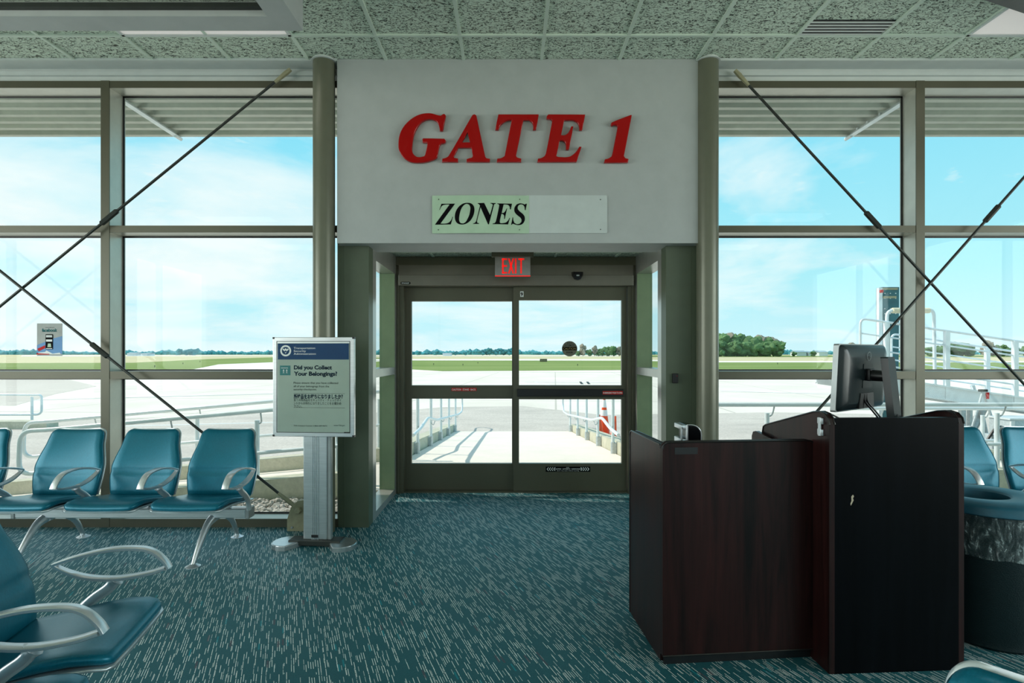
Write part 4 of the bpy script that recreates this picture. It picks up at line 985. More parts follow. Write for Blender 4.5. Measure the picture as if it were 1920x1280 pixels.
# local: x along the screen, -y towards the back normal
def tilt(p): # screen leans back a little
    return Vector((p[0], p[1]+(p[2]-h0)*-0.05, p[2]))
def shell(b_):
    secs = [(0.0, -0.012, 1.0), (0.0, 0.012, 1.0)]
    prism(b_, rrect(-Wm/2, Wm/2, h0, h1, (0.01,)*4), lambda p: tilt((p[0], 0.012, p[1])), lambda p: tilt((p[0], -0.012, p[1])))
bz = L_(shell, 'bezel', 'silver_plastic')
def hump(b_):
    levels = [(-0.012, 0.0), (-0.024, 0.006), (-0.036, 0.025), (-0.042, 0.06)]
    rings = []
    for y, inset in levels: rings.append([b_.verts.new(tilt((p[0], y, p[1]))) for p in rrect(-Wm/2+inset+0.004, Wm/2-inset-0.004, h0+inset*0.6+0.004, h1-inset-0.004, (0.02,)*4)])
    for r1, r2 in zip(rings, rings[1:]):
        n = len(r1)
        for k in range(n): b_.faces.new((r1[k], r1[(k+1) % n], r2[(k+1) % n], r2[k]))
    b_.faces.new(rings[0][::-1]); b_.faces.new(rings[-1])
bk = L_(hump, 'back_cover', 'grey_plastic', None, 45)
L_(lambda b_: prism(b_, rrect(-Wm/2+0.012, Wm/2-0.012, h0+0.015, h1-0.012), lambda p: tilt((p[0], 0.0128, p[1])), lambda p: tilt((p[0], 0.0121, p[1]))), 'screen', 'black_gloss')
def vesa(b_): prism(b_, rrect(-0.055, 0.055, h0+0.11, h0+0.23, (0.005,)*4), lambda p: tilt((p[0], -0.0445, p[1])), lambda p: tilt((p[0], -0.040, p[1])))
L_(vesa, 'mount_plate', 'grey_plastic', bk)
def emb(b_):
    c = (0.0, h1-0.06); r = 0.021; n = 26
    pts = [Vector(tilt((c[0]+r*math.cos(2*PI*k/n), -0.0445, c[1]+r*math.sin(2*PI*k/n)))) for k in range(n+1)]; tube(b_, pts, 0.0011, 5)
    tube(b_, [tilt((-0.012, -0.0445, c[1])), tilt((-0.004, -0.0445, c[1]+0.006)), tilt((0.004, -0.0445, c[1]-0.006)), tilt((0.012, -0.0445, c[1]))], 0.0012, 5)
L_(emb, 'emblem', 'silver_plastic', bk)
L_(lambda b_: prism(b_, [(-0.09, h0+0.01), (0.09, h0+0.01), (0.075, h0+0.085), (-0.075, h0+0.085)], lambda p: tilt((p[0], -0.0455, p[1])), lambda p: tilt((p[0], -0.035, p[1]))), 'port_recess', 'black', bk)
L_(lambda b_: [tube(b_, [(0, -0.04, h0+0.175), (0, -0.13, h0+0.17)], [0.03, 0.026], 14), box(b_, -0.035, 0.035, -0.075, -0.055, h0+0.145, h0+0.205, bev=0.006)], 'hinge_arm', 'black', None, 40)
st_ = L_(lambda b_: prism(b_, rrect(-0.042, 0.042, 0, h0+0.265, (0, 0, 0.008, 0.008)), lambda p: (p[0], -0.125-(0.36-p[1])*0.10, p[1]), lambda p: (p[0], -0.158-(0.36-p[1])*0.10, p[1])), 'stand_column', 'grey_plastic')
L_(lambda b_: prism(b_, rrect(-0.012, 0.012, 0.06, 0.12, (0.01,)*4), lambda p: (p[0], -0.1595-(0.36-p[1])*0.10, p[1]), lambda p: (p[0], -0.156-(0.36-p[1])*0.10, p[1])), 'cable_slot', 'black', st_)
L_(lambda b_: box(b_, -0.11, 0.11, -0.22, 0.02, 0.0, 0.014, bev=0.004), 'stand_base', 'grey_plastic')
for dx in (0.0, 0.03):
    L_(lambda b_: tube(b_, arc_pts([(-0.03+dx, -0.047, h0+0.08), (-0.03+dx, -0.052, h0+0.04), (0.0+dx, -0.07, h0-0.0), (0.05+dx, -0.085, h0-0.05), (0.09+dx, -0.09, 0.03)], 5), 0.0045, 8), 'cable', 'black', None, 40)
t_ = thing('power_cable', 'thin black cable hanging from the podium over the low desk', 'cable', (1.36, 2.6, 1.1))
q = [P(1504, 826, 2.66), P(1513, 800, 2.66), P(1524, 784, 2.64), P(1538, 775, 2.62), P(1556, 776, 2.60), P(1574, 784, 2.60)]
q = [Vector((1.352, v.y, v.z)) if False else v for v in q]; q[0].z = 0.95; q = [Vector((q[0].x-0.005, q[0].y, 0.77))]+q
bm = B(); tube(bm, arc_pts(q, 6), 0.0035, 8); obj('cable', bm, 'black', t_, 40)

# ================================================================ TRASH BIN
bx, by = 2.37, 2.82
t_ = thing('trash_bin', 'round dark trash bin with teal ring lid and clear bag beside the podium', 'trash bin', (bx, by, 0))
bm = B(); lathe(bm, [(0.215, 0.0), (0.222, 0.012), (0.220, 0.03), (0.226, 0.06), (0.238, 0.62), (0.244, 0.625), (0.244, 0.64), (0.22, 0.64), (0.205, 0.05), (0.0, 0.05)], 56, bx, by); obj('body', bm, 'bin', t_, 35)
bm = B(); n = 56; prof_o = [(0.262, 0.628), (0.272, 0.634), (0.272, 0.662), (0.262, 0.676)]
lid = B(); ring_sets = []
def ell(rx, ry, z, ox=0, oy=0): return [lid.verts.new((bx+ox+rx*math.cos(2*PI*k/n), by+oy+ry*math.sin(2*PI*k/n), z)) for k in range(n)]
ho = -0.045
rs_ = [ell(0.245, 0.245, 0.630), ell(0.266, 0.266, 0.628), ell(0.274, 0.274, 0.634), ell(0.272, 0.272, 0.664), ell(0.255, 0.255, 0.680), ell(0.20, 0.19, 0.690, ho*0.4), ell(0.140, 0.125, 0.688, ho), ell(0.128, 0.113, 0.680, ho), ell(0.125, 0.110, 0.640, ho), ell(0.245, 0.245, 0.630)]
for r1, r2 in zip(rs_, rs_[1:]):
    for k in range(n): lid.faces.new((r1[k], r1[(k+1) % n], r2[(k+1) % n], r2[k]))
bmesh.ops.remove_doubles(lid, verts=lid.verts[:], dist=1e-5); bm.free()
obj('lid', lid, 'bin_lid', t_, 45)
def wob(th, z):
    d = max(0.0, (0.645-z)/0.2); v = Vector((math.cos(th)*2.2, math.sin(th)*2.2, z*5)); return d*0.012+0.016*d*noise.noise(v*3.0)+0.010*d*abs(noise.noise(v*9.0))
bm = B(); lathe(bm, [(0.247, 0.640-0.010*k) for k in range(22)], 160, bx, by, closed=False, wob=wob)
for v in bm.verts:
    if v.co.z < 0.55: v.co.z += 0.03*noise.noise(Vector((v.co.x*9, v.co.y*9, 0)))*(0.55-v.co.z)/0.12
obj('bag', bm, 'bag', t_, 180)
bm = B(); lathe(bm, [(0.232, 0.60), (0.21, 0.4), (0.19, 0.2), (0.17, 0.12), (0.0, 0.11)], 40, bx, by, closed=False); obj('bag_liner', bm, 'bag', t_, 180)

# ================================================================ EXTERIOR
GZ = -0.6
def flat(name, pts, z, m_, th=0.05):
    bm = B(); prism(bm, [tuple(p) for p in pts], lambda p: (p[0], p[1], z), lambda p: (p[0], p[1], z-th)); return struct(name, bm, m_)
flat('ground_1', [(-3000, -200), (3000, -200), (3000, 4200), (-3000, 4200)], GZ-0.10, 'field', 0.5)
flat('ground_2', [(-260, 5.0), (260, 5.0), (260, 71), (-18, 71), (-24, 63), (-33, 61), (-80, 60), (-260, 60)], GZ-0.004, 'apron', 0.09)
def gp(lst, z): return [G(px, py, z).xy for px, py in lst]
flat('ground_3', gp([(-900, 700), (330, 699), (372, 690.5), (410, 683), (520, 678.5), (735, 675.4), (735, 670.8), (520, 669.5), (395, 673), (250, 680), (-900, 683)], GZ), GZ+0.03, 'grass', 0.09)
flat('ground_4', gp([(690, 688), (760, 691.8), (830, 695.6), (960, 695.4), (1170, 693.5), (1400, 692.5), (3000, 692), (3000, 680), (1350, 679.3), (1170, 676), (760, 675.6), (700, 678)], GZ), GZ+0.03, 'grass', 0.09)
flat('ground_5', gp([(620, 675.6), (1165, 676), (1350, 679.3), (3000, 680), (3000, 677.6), (1350, 677), (1165, 673.6), (620, 673)], GZ), GZ+0.05, 'runway', 0.09)
flat('ground_6', gp([(1170, 668.8), (3500, 669.2), (3500, 666.2), (1170, 666)], GZ), GZ+0.05, 'grass', 0.09)
flat('ground_7', gp([(410, 683), (520, 678.7), (735, 675.6), (700, 678), (690, 688), (760, 692), (830, 696), (1170, 694), (1400, 693), (1400, 697), (330, 699)], GZ), GZ+0.02, 'runway', 0.09)
flat('ground_8', gp([(40, 668), (520, 667.2), (1160, 667.8), (1160, 666.3), (40, 666.2)], GZ), GZ+0.05, 'runway', 0.09)
# asphalt patches
flat('ground_9', [(-14, 5.2), (18, 5.2), (18, 17.5), (9, 19.2), (3, 18.4), (0.5, 21.5), (-2.5, 21.0), (-5.5, 17.8), (-7.5, 19), (-14, 16.5)], GZ+0.006, 'asphalt', 0.02)
flat('ground_10', [*gp([(-700, 760), (28, 760), (105, 738), (181, 724), (130, 711), (-700, 709)], GZ)], GZ+0.004, 'asphalt', 0.02)
# bleached strip lines / markings
for i, (u0, v0, u1, v1, w2) in enumerate([(205, 800, 520, 792, .05), (985, 716, 1165, 717.5, .1), (1350, 733, 1560, 739, .08), (1000, 716, 1030, 722, .08), (60, 750, 520, 738, .05)]):
    p, q = G(u0, v0, GZ), G(u1, v1, GZ); d = (q-p).normalized(); n_ = Vector((-d.y, d.x, 0))*w2
    o = flat('painted_line', [(p-n_).xy, (q-n_).xy, (q+n_).xy, (p+n_).xy], GZ+0.012, 'white_print', 0.01)
    del o['kind']; tag(o, ['white line on the asphalt left of the poster stand', 'long white line across the apron seen through the right door leaf', 'thin white line on the apron beyond the right window', 'short white mark on the apron near the door middle', 'faint white line on the apron beyond the left window'][i], 'marking')
    c = (p+q)/2; set_origin(o, (c.x, c.y, GZ+0.01))
# threshold marks seen through the right leaf
for k, (u0, u1) in enumerate(((1086, 1092), (1099, 1105))):
    o = flat('painted_mark', gp([(u0, 715.5), (u1-2, 715.5), (u1+2, 719.8), (u0+3, 719.8)], GZ), GZ+0.012, 'grey_text', 0.01)
    del o['kind']; tag(o, ('left' if k == 0 else 'right')+' one of two short dark marks on the apron through the right door leaf', 'marking')
    set_origin(o, G(u0, 717, GZ))

# landing and ramp in front of the door
def slope(y): return 0.0 if y < 7.4 else -(y-7.4)/7.1*0.59
bm = B(); box(bm, -1.62, 1.82, 5.80, 7.4, -0.62, -0.01)
prism(bm, [(7.4, -0.01), (14.5, -0.595), (14.5, -0.62), (7.4, -0.62)], lambda p: (-1.38, p[0], p[1]), lambda p: (1.56, p[0], p[1])); struct('ground_11', bm, 'ramp_conc')
def curb(name, x0, x1, y0, y1, h=0.17):
    bm = B(); ys = [y0, min(max(7.4, y0), y1), y1] if y0 < 7.4 else [y0, y1]
    top = [(y, slope(y)+h) for y in ys]; prism(bm, [(y0, -0.65)]+top+[(y1, -0.65)], lambda p: (x0, p[0], p[1]), lambda p: (x1, p[0], p[1]))
    return struct(name, bm, 'curb')
curb('wall_1', -1.62, -1.40, 7.55, 14.6); curb('wall_2', 1.58, 1.80, 7.0, 14.6)

def ramp_rail(x, s, label):
    t_ = thing('handrail', label, 'handrail', (x, 8.4, -0.1))
    ys = [8.37, 9.79, 11.24, 12.70, 14.25]
    for y in ys:
        z = slope(y); bm = B(); tube(bm, [(x, y, z-0.03), (x, y, z+0.88)], 0.024, 12); p_ = obj('post', bm, 'pipe', t_, 40)
        bm = B(); tube(bm, [(x, y, z-0.02), (x, y, z+0.16)], 0.034, 12); box(bm, x-s*0.03-0.02, x-s*0.03+0.02, y-0.035, y+0.035, z, z+0.15); obj('post_base', bm, 'galv', p_, 40)
        bm = B(); tube(bm, arc_pts([(x, y-0.02, z+0.40), (x+s*0.045, y-0.02, z+0.36), (x+s*0.07, y, z+0.425)], 4), 0.007, 6); obj('rail_bracket', bm, 'galv', p_, 40)
    xr = x+s*0.075
    lo = [(xr, 7.55, 0.30), (xr, 8.2, 0.31), (xr, 8.9, 0.38)] + [(xr, y, slope(y)+0.43) for y in (10.0, 12.0, 14.2)]
    lo += [(xr, 15.25, slope(14.5)+0.42), (xr, 15.45, slope(14.5)+0.62), (xr, 15.25, slope(14.5)+0.92)]
    hi = [(x, 14.2, slope(14.2)+0.90), (x, 8.3, slope(8.3)+0.90), (x, 7.5, 0.9)]
    bm = B(); tube(bm, bend(lo+hi, 0.18), 0.023, 12); obj('rail_loop', bm, 'pipe', t_, 40)
    bm = B(); tube(bm, [(x, 8.3, slope(8.3)+0.88), (x, 14.3, slope(14.3)+0.88)], 0.018, 10); obj('top_rail', bm, 'pipe', t_, 40)
ramp_rail(-1.35, 1, 'pale blue pipe handrail on the left of the ramp seen through the door')
ramp_rail(1.525, -1, 'pale blue pipe handrail on the right of the ramp seen through the door')

# left side ramp falling to the left along the building
def lz(x): return -0.12+(x+2.55)*0.09
def wall_along(name, xa, xb, y0, y1, zfn, m_='curb'):
    bm = B(); prism(bm, [(xa, -0.7), (xa, zfn(xa)), (xb, zfn(xb)), (xb, -0.7)], lambda p: (p[0], y0, p[1]), lambda p: (p[0], y1, p[1])); return struct(name, bm, m_)
wall_along('wall_3', -6.9, -1.64, 6.0, 6.2, lambda x: lz(x)+0.17)
wall_along('wall_4', -6.9, -1.64, 7.5, 7.7, lambda x: lz(x)+0.17)
wall_along('ground_12', -6.9, -1.62, 6.2, 7.5, lambda x: lz(x), 'ramp_conc')
def side_rail(name_label, y, xa, xb, zfn, posts, loop=True, r=0.024):
    t_ = thing('handrail', name_label, 'handrail', (xa, y, zfn(xa)))
    pts = [(xb, y, zfn(xb)+0.90), (xa, y, zfn(xa)+0.90)]
    if loop: pts += [(xa-0.28, y, zfn(xa)+0.89), (xa-0.30, y, zfn(xa)+0.42), (xa, y, zfn(xa)+0.45)]
    pts2 = [(xa, y, zfn(xa)+0.45), (xb, y, zfn(xb)+0.45)]
    bm = B(); tube(bm, bend(pts, 0.16), r, 12); obj('top_rail', bm, 'pipe', t_, 40)
    bm = B(); tube(bm, pts2, r*0.85, 12); obj('lower_rail', bm, 'pipe', t_, 40)
    for x in posts:
        bm = B(); tube(bm, [(x, y+0.05, zfn(x)+0.15), (x, y+0.05, zfn(x)+0.80)], 0.026, 12); p_ = obj('post', bm, 'pipe', t_, 40)
        bm = B(); tube(bm, arc_pts([(x, y+0.05, zfn(x)+0.76), (x+0.05, y+0.04, zfn(x)+0.78), (x+0.06, y, zfn(x)+0.88)], 4), 0.009, 8); obj('rail_bracket', bm, 'galv', p_, 40)
side_rail('near pipe handrail outside the left windows with a rounded end', 6.08, -4.95, -1.70, lambda x: lz(x), (-4.72, -3.68, -2.72, -1.85))
side_rail('far pipe handrail outside the left windows behind the near rail', 7.60, -6.2, -1.55, lambda x: lz(x)+0.02, (-5.6, -4.2, -2.75, -1.75))
# far left end of another ramp
t_ = thing('handrail', 'short pipe handrail with rounded end on a concrete curb far left', 'handrail', (-13, 15.6, GZ))
xa, xb = (2-CX)*15.6/F-3, (78-CX)*15.6/F
bm = B(); tube(bm, bend([(xa, 15.6, 0.28), (xb-0.05, 15.6, 0.25), (xb, 15.6, 0.2), (xb, 15.6, -0.22), (xb-0.1, 15.6, -0.29), (xa, 15.6, -0.29)], 0.15), 0.03, 10); obj('rail_loop', bm, 'pipe', t_, 40)
for px in (60, -60):
    x = (px-CX)*15.6/F; bm = B(); tube(bm, [(x, 15.6, 0.2), (x, 15.6, GZ+0.02)], 0.034, 10); obj('post', bm, 'pipe', t_, 40)
bm = B(); box(bm, xa, (87-CX)*14.9/F, 14.9, 15.3, GZ-0.02, GZ+0.20); struct('wall_5', bm, 'curb')

# right side landing along the building
rzf = lambda x: -0.10
wall_along('wall_6', 1.84, 12.0, 6.40, 6.60, lambda x: 0.07); wall_along('wall_7', 4.3, 12.0, 7.9, 8.1, lambda x: 0.02)
wall_along('ground_13', 4.3, 12.0, 6.6, 7.9, lambda x: -0.10, 'ramp_conc')
side_rail('near pipe handrail outside the right windows behind the monitor', 6.48, 2.0, 12.0, lambda x: -0.10, (2.96, 4.40, 5.60, 7.1, 8.6), loop=False)
side_rail('far pipe handrail outside the right windows below the boarding ramp', 8.0, 4.6, 12.0, lambda x: -0.29, (5.2, 6.7, 8.2), loop=False)

# gravel beds and stones
flat('ground_14', [(-9, 4.72), (-1.45, 4.72), (-1.45, 6.05), (-9, 6.05)], -0.17, 'gravel', 0.5)
flat('ground_15', [(1.55, 4.72), (9, 4.72), (9, 6.45), (1.55, 6.45)], -0.17, 'gravel', 0.5)
def stones(name, x0, x1, y0, y1, n, lab):
    bm = B(); proto = bmesh.new(); bmesh.ops.create_icosphere(proto, subdivisions=1, radius=1.0)
    vs0 = [v.co.copy() for v in proto.verts]; fs0 = [[v.index for v in f.verts] for f in proto.faces]; proto.free()
    for i in range(n):
        c = Vector((random.uniform(x0, x1), random.uniform(y0, y1), -0.165+random.uniform(0, 0.02))); s = random.uniform(0.014, 0.042)
        R = Matrix.Rotation(random.uniform(0, 6.28), 3, 'Z') @ Matrix.Rotation(random.uniform(0, 6.28), 3, 'X')
        sc_ = Vector((random.uniform(0.7, 1.4), random.uniform(0.6, 1.1), random.uniform(0.5, 0.8)))
        vv = [bm.verts.new(c+R @ Vector((p.x*sc_.x, p.y*sc_.y, p.z*sc_.z))*s*(1+random.uniform(-0.2, 0.2))) for p in vs0]
        for f in fs0: bm.faces.new([vv[k] for k in f])
    o = obj(name, bm, 'stone'); tag(o, lab, 'gravel', kind='stuff'); set_origin(o, (x0, y0, -0.165))
stones('gravel_stones', -2.9, -1.5, 4.8, 5.98, 1500, 'grey gravel stones under the left window beside the poster stand')
stones('gravel_stones', -4.9, -2.9, 4.8, 5.98, 1100, 'grey gravel stones under the windows behind the left bench')

# ---- canopy
bm = B(); y = 4.70; k = 0; prof = []
while y < 6.30:
    prof += [(y, 3.86), (y+0.06, 3.86), (y+0.085, 3.82), (y+0.145, 3.82)]; y += 0.17
prof += [(6.32, 3.86)]
prism(bm, prof+[(6.32, 3.90), (4.70, 3.90)], lambda p: (-9.5, p[0], p[1]), lambda p: (9.5, p[0], p[1])); struct('roof_2', bm, 'canopy')
bm = B(); box(bm, -9.5, 9.5, 6.30, 6.36, 3.805, 3.96); struct('roof_3', bm, 'canopy')
bm = B(); box(bm, -9.5, 9.5, 4.66, 4.72, 3.55, 4.3); struct('wall_8', bm, 'canopy')
for x, lab in ((-3.69, 'pale canopy bracket seen through the upper left window'), (3.78, 'pale canopy bracket seen through the upper right window')):
    t_ = thing('canopy_bracket', lab, 'bracket', (x, 4.73, 3.7))
    bm = B(); box(bm, x-0.03, x+0.03, 4.73, 6.33, 3.785, 3.793); box(bm, x-0.004, x+0.004, 4.73, 6.30, 3.793, 3.82); obj('beam', bm, 'ramp_white', t_)
    bm = B(); tube(bm, [(x, 6.28, 3.79), (x, 6.39, 3.79)], 0.02, 8); obj('pipe_end', bm, 'ramp_white', t_)
    bm = B()
    for yy in (5.75, 5.95, 6.12): box(bm, x-0.03, x+0.0, yy, yy+0.03, 3.793, 3.82)
    obj('cleat', bm, 'ramp_white', t_)

# ---- cones
def cone(x, y, s, lean, label, white):
    t_ = thing('traffic_cone', label, 'traffic cone', (x, y, GZ), 0, 'stacked traffic cones')
    t_.rotation_euler = (lean[0], lean[1], 0.3)
    bm = B(); box(bm, -0.18*s, 0.18*s, -0.18*s, 0.18*s, 0.0, 0.03, bev=0.008); obj('base', bm, 'orange', t_, None, True)
    bm = B(); lathe(bm, [(0.135*s, 0.03), (0.028*s, 0.86*s), (0.0, 0.862*s)], 24); b_ = obj('body', bm, 'orange', t_, 40, True)
    for z0, z1 in white:
        f = lambda z: 0.135*s+(0.028*s-0.135*s)*(z-0.03)/(0.86*s-0.03)+0.002
        bm = B(); lathe(bm, [(f(z0), z0), (f(z1), z1)], 24, closed=False); obj('collar', bm, 'white_print', b_, 40, True)
cone(2.27, 13.6, 1.05, (0, 0), 'orange traffic cone with white collars standing tallest behind the ramp rail', [(0.50, 0.64), (0.70, 0.88)])
cone(2.42, 13.25, 0.62, (0.03, 0.10), 'short plain orange traffic cone leaning at the right of the tall cone', [])
cone(2.12, 13.2, 0.66, (-0.03, -0.05), 'short plain orange traffic cone at the left of the tall cone', [])

# ---- taxiway sign block
p = G(1019, 678.5, GZ); t_ = thing('taxiway_sign', 'low dark sign box in the grass beyond the apron', 'sign', p)
bm = B(); box(bm, p.x-0.85, p.x+0.85, p.y-0.1, p.y+0.1, GZ+0.08, GZ+0.75); obj('cabinet', bm, 'black', t_)
for dx in (-0.55, -0.18, 0.18, 0.55):
    bm = B(); box(bm, p.x+dx-0.1, p.x+dx+0.1, p.y-0.12, p.y-0.1, GZ+0.25, GZ+0.6); obj('sign_face', bm, 'tan_metal', t_)
for i, (px, py) in enumerate([(290, 689.5), (343, 683.3), (813, 685), (896, 682), (868, 686), (1083, 686.5), (1458, 683.5), (375, 679.3), (342, 667.2), (437, 667)]):
    p = G(px, py, GZ); bm = B(); tube(bm, [p, p+Vector((0, 0, 0.22)), p+Vector((0, 0, 0.25)), p+Vector((0, 0, 0.36))], [0.03, 0.03, 0.09, 0.05], 8)
    o = obj('edge_light', bm, 'black'); tag(o, 'tiny dark edge light standing in the distant airfield grass', 'light', 'taxiway edge lights in the grass'); set_origin(o, p)

# ---- boarding ramp
yn, yfar = 10.4, 11.9
def rt(x, y=yn): return 2.03-(x-6.4)*0.145    # top rail height
t_ = thing('boarding_ramp', 'long pale aluminium boarding ramp with pipe railings beyond the right windows', 'ramp', (9.5, 11.1, GZ))
def dz(x): return rt(x)-1.10
x0, x1 = 6.42, 13.5
bm = B(); prism(bm, [(x0, dz(x0)), (x1, dz(x1)), (x1, dz(x1)-0.06), (x0, dz(x0)-0.06)], lambda p: (p[0], yn+0.05, p[1]), lambda p: (p[0], yfar-0.05, p[1])); obj('deck', bm, 'ramp_white', t_)
for y in (yn, yfar):
    bm = B(); prism(bm, [(x0, dz(x0)+0.08), (x1, dz(x1)+0.08), (x1, dz(x1)-0.16), (x0, dz(x0)-0.16)], lambda p: (p[0], y-0.02, p[1]), lambda p: (p[0], y+0.02, p[1]))
    for o_ in (0.08, -0.16): prism(bm, [(x0, dz(x0)+o_+0.015), (x1, dz(x1)+o_+0.015), (x1, dz(x1)+o_-0.015), (x0, dz(x0)+o_-0.015)], lambda p: (p[0], y-0.05, p[1]), lambda p: (p[0], y+0.02, p[1]))
    obj('side_beam', bm, 'ramp_white', t_)
    xs0 = x0 if y == yn else 8.0
    bm = B(); tube(bm, bend([(xs0, y, dz(xs0)), (xs0, y, rt(xs0)), (x1, y, rt(x1))], 0.12), 0.022, 10)
    for o_ in (0.27, 0.54, 0.8): tube(bm, [(xs0, y, rt(xs0)-o_), (x1, y, rt(x1)-o_)], 0.015, 8)
    obj('railing', bm, 'ramp_white', t_, 40)
    for x in ((6.9, 8.0, 9.25, 10.6, 12.2) if y == yn else (8.5, 10.0, 11.5)):
        bm = B(); box(bm, x-0.04, x+0.04, y-0.035, y+0.035, dz(x)-0.15, rt(x)); obj('railing_post', bm, 'ramp_white', t_)
def strut(pts, r=0.03, m_='galv', name='leg'):
    bm = B(); tube(bm, pts, r, 8); obj(name, bm, m_, t_, 40)
for px, wd in ((1804, 0.085), (1818, 0.05)):
    p = P(px, 730, yn+0.1); bm = B(); box(bm, p.x-wd/2, p.x+wd/2, yn+0.06, yn+0.14, GZ, dz(p.x)-0.05); obj('leg', bm, 'galv', t_)
a, b_ = P(1745, 742, yn+0.1), P(1803, 742, yn+0.1); strut([a, b_], 0.04, 'galv', 'cross_bar')
a, b_ = P(1848, 757, yn+0.2), P(1812, 826, yn+0.2); b_.z = max(b_.z, GZ+0.02)
strut([P(1823, 722, yn+0.1), P(1838, 762, yn+0.1), P(1852, 826, yn+0.1)], 0.035)
strut([a, b_], 0.07, 'galv', 'jack_leg')
# padded hoop at the far end
hp = thing('padded_hoop', 'white steel hoop gate with cream foam padding standing on the boarding ramp', 'rail', (7.6, 10.2, dz(7.6)))
a = P(1663, 700, 10.55); b_ = P(1745, 700, 10.55); zt = EYE-(582-CY)*10.55/F; zb_ = dz(a.x)-0.0
bm = B(); tube(bm, bend([(a.x, 10.55, zb_), (a.x, 10.55, zt), (b_.x+0.06, 10.55, zt+0.02), (b_.x+0.08, 10.55, dz(b_.x+0.08))], 0.12), 0.03, 10); obj('hoop', bm, 'pipe', hp, 40)
bm = B(); tube(bm, [(a.x+0.10, 10.55, zt), (b_.x-0.03, 10.55, zt)], 0.052, 12); obj('padding', bm, 'foam', hp, 40)
for f_ in (0.33, 0.62):
    bm = B(); x = a.x+(b_.x-a.x)*f_; tube(bm, [(x, 10.55, dz(x)), (x, 10.55, zt)], 0.02, 8); obj('upright', bm, 'pipe', hp, 40)
# tall panel
tp = thing('upright_panel', 'tall dark teal upright panel with red lamp behind the boarding ramp', 'panel', (8.6, 12.6, GZ))
a = P(1653, 538, 12.6); b_ = P(1686, 538, 12.6)
bm = B(); prism(bm, [(a.x, GZ), (b_.x-0.02, GZ), (b_.x, a.z), (a.x, a.z)], lambda p: (p[0], 12.6, p[1]), lambda p: (p[0]+0.04, 12.85, p[1])); obj('panel', bm, 'teal_panel', tp)
bm = B(); box(bm, a.x-0.075, a.x, 12.57, 12.66, GZ, a.z-0.02); obj('side_frame', bm, 'ramp_white', tp)
bm = B(); tube(bm, [(a.x-0.035, 12.57, a.z-0.10), (a.x-0.035, 12.53, a.z-0.10)], 0.035, 12); obj('lamp', bm, 'red_print', tp, 40)
for r_ in range(4):
    for c_ in range(3):
        x = a.x+0.07+c_*0.12; z = a.z-0.14-r_*0.11-(0.12 if r_ > 1 else 0)
        bm = B(); tube(bm, [(x, 12.6, z), (x, 12.59, z)], 0.011, 6); obj('rivet', bm, 'white_print', tp)
bm = B(); box(bm, a.x+0.03, b_.x-0.07, 12.585, 12.6, a.z-0.25, a.z-0.20); obj('stencil_band', bm, 'tan_metal', tp)
bm = B(); box(bm, a.x+0.02, b_.x-0.04, 12.585, 12.6, a.z-0.06, a.z-0.02); obj('hazard_band', bm, 'tan_metal', tp)
# step ladder
sl = thing('step_ladder', 'small grey step ladder with a red tip under the boarding ramp', 'ladder', (P(1843, 820, 9.7).x, 9.7, GZ))
tpz = P(1843, 733, 9.7)
for px in (1826, 1862):
    q = P(px, 790, 9.7); e = tpz+(q-tpz)*((tpz.z-GZ)/(tpz.z-q.z)); bm = B(); tube(bm, [tpz, e], 0.02, 8); obj('leg', bm, 'galv', sl, 40)
bm = B(); box(bm, tpz.x-0.06, tpz.x+0.06, 9.67, 9.73, tpz.z-0.01, tpz.z+0.03); obj('top_cap', bm, 'dark_metal', sl)
q = P(1850, 742, 9.69); bm = B(); box(bm, q.x-0.02, q.x+0.02, 9.66, 9.69, q.z-0.05, q.z+0.06); obj('red_tip', bm, 'red_print', sl)
# utility boxes and hose near the rail
def simple(name, label, cat, base, fn, parts):
    t_ = thing(name, label, cat, base)
    for nm, f_, m_ in parts: bm = B(); f_(bm); obj(nm, bm, m_, t_, 40)
q = P(1893, 800, 9.2)
simple('utility_box', 'grey teal equipment box outside at the right edge', 'box', (q.x+0.2, 9.3, GZ), None, [('cabinet', lambda b_: box(b_, q.x, q.x+0.7, 9.2, 9.6, GZ+0.01, EYE-(787-CY)*9.2/F, bev=0.01), 'galv'), ('lid', lambda b_: box(b_, q.x-0.02, q.x+0.72, 9.17, 9.63, EYE-(787-CY)*9.2/F, EYE-(784-CY)*9.2/F), 'ramp_white'), ('corner_post', lambda b_: box(b_, q.x, q.x+0.06, 9.17, 9.2, GZ+0.02, EYE-(788-CY)*9.2/F), 'ramp_white')])
q2 = P(1872, 800, 8.9)
simple('pump_unit', 'small pump with black hose behind the right chairs outside', 'pump', (q2.x, 8.9, GZ), None, [('pump_body', lambda b_: [box(b_, q2.x-0.12, q2.x+0.16, 8.85, 9.05, GZ, GZ+0.72, bev=0.01), tube(b_, [(q2.x, 8.95, GZ+0.7), (q2.x, 8.95, GZ+0.9)], 0.03, 8)], 'galv'), ('hose', lambda b_: tube(b_, arc_pts([(q2.x-0.35, 8.9, GZ+0.35), (q2.x-0.2, 8.88, GZ+0.62), (q2.x-0.05, 8.88, GZ+0.82), (q2.x+0.08, 8.88, GZ+0.8), (q2.x+0.22, 8.9, GZ+0.5)], 5), 0.02, 8), 'black')])

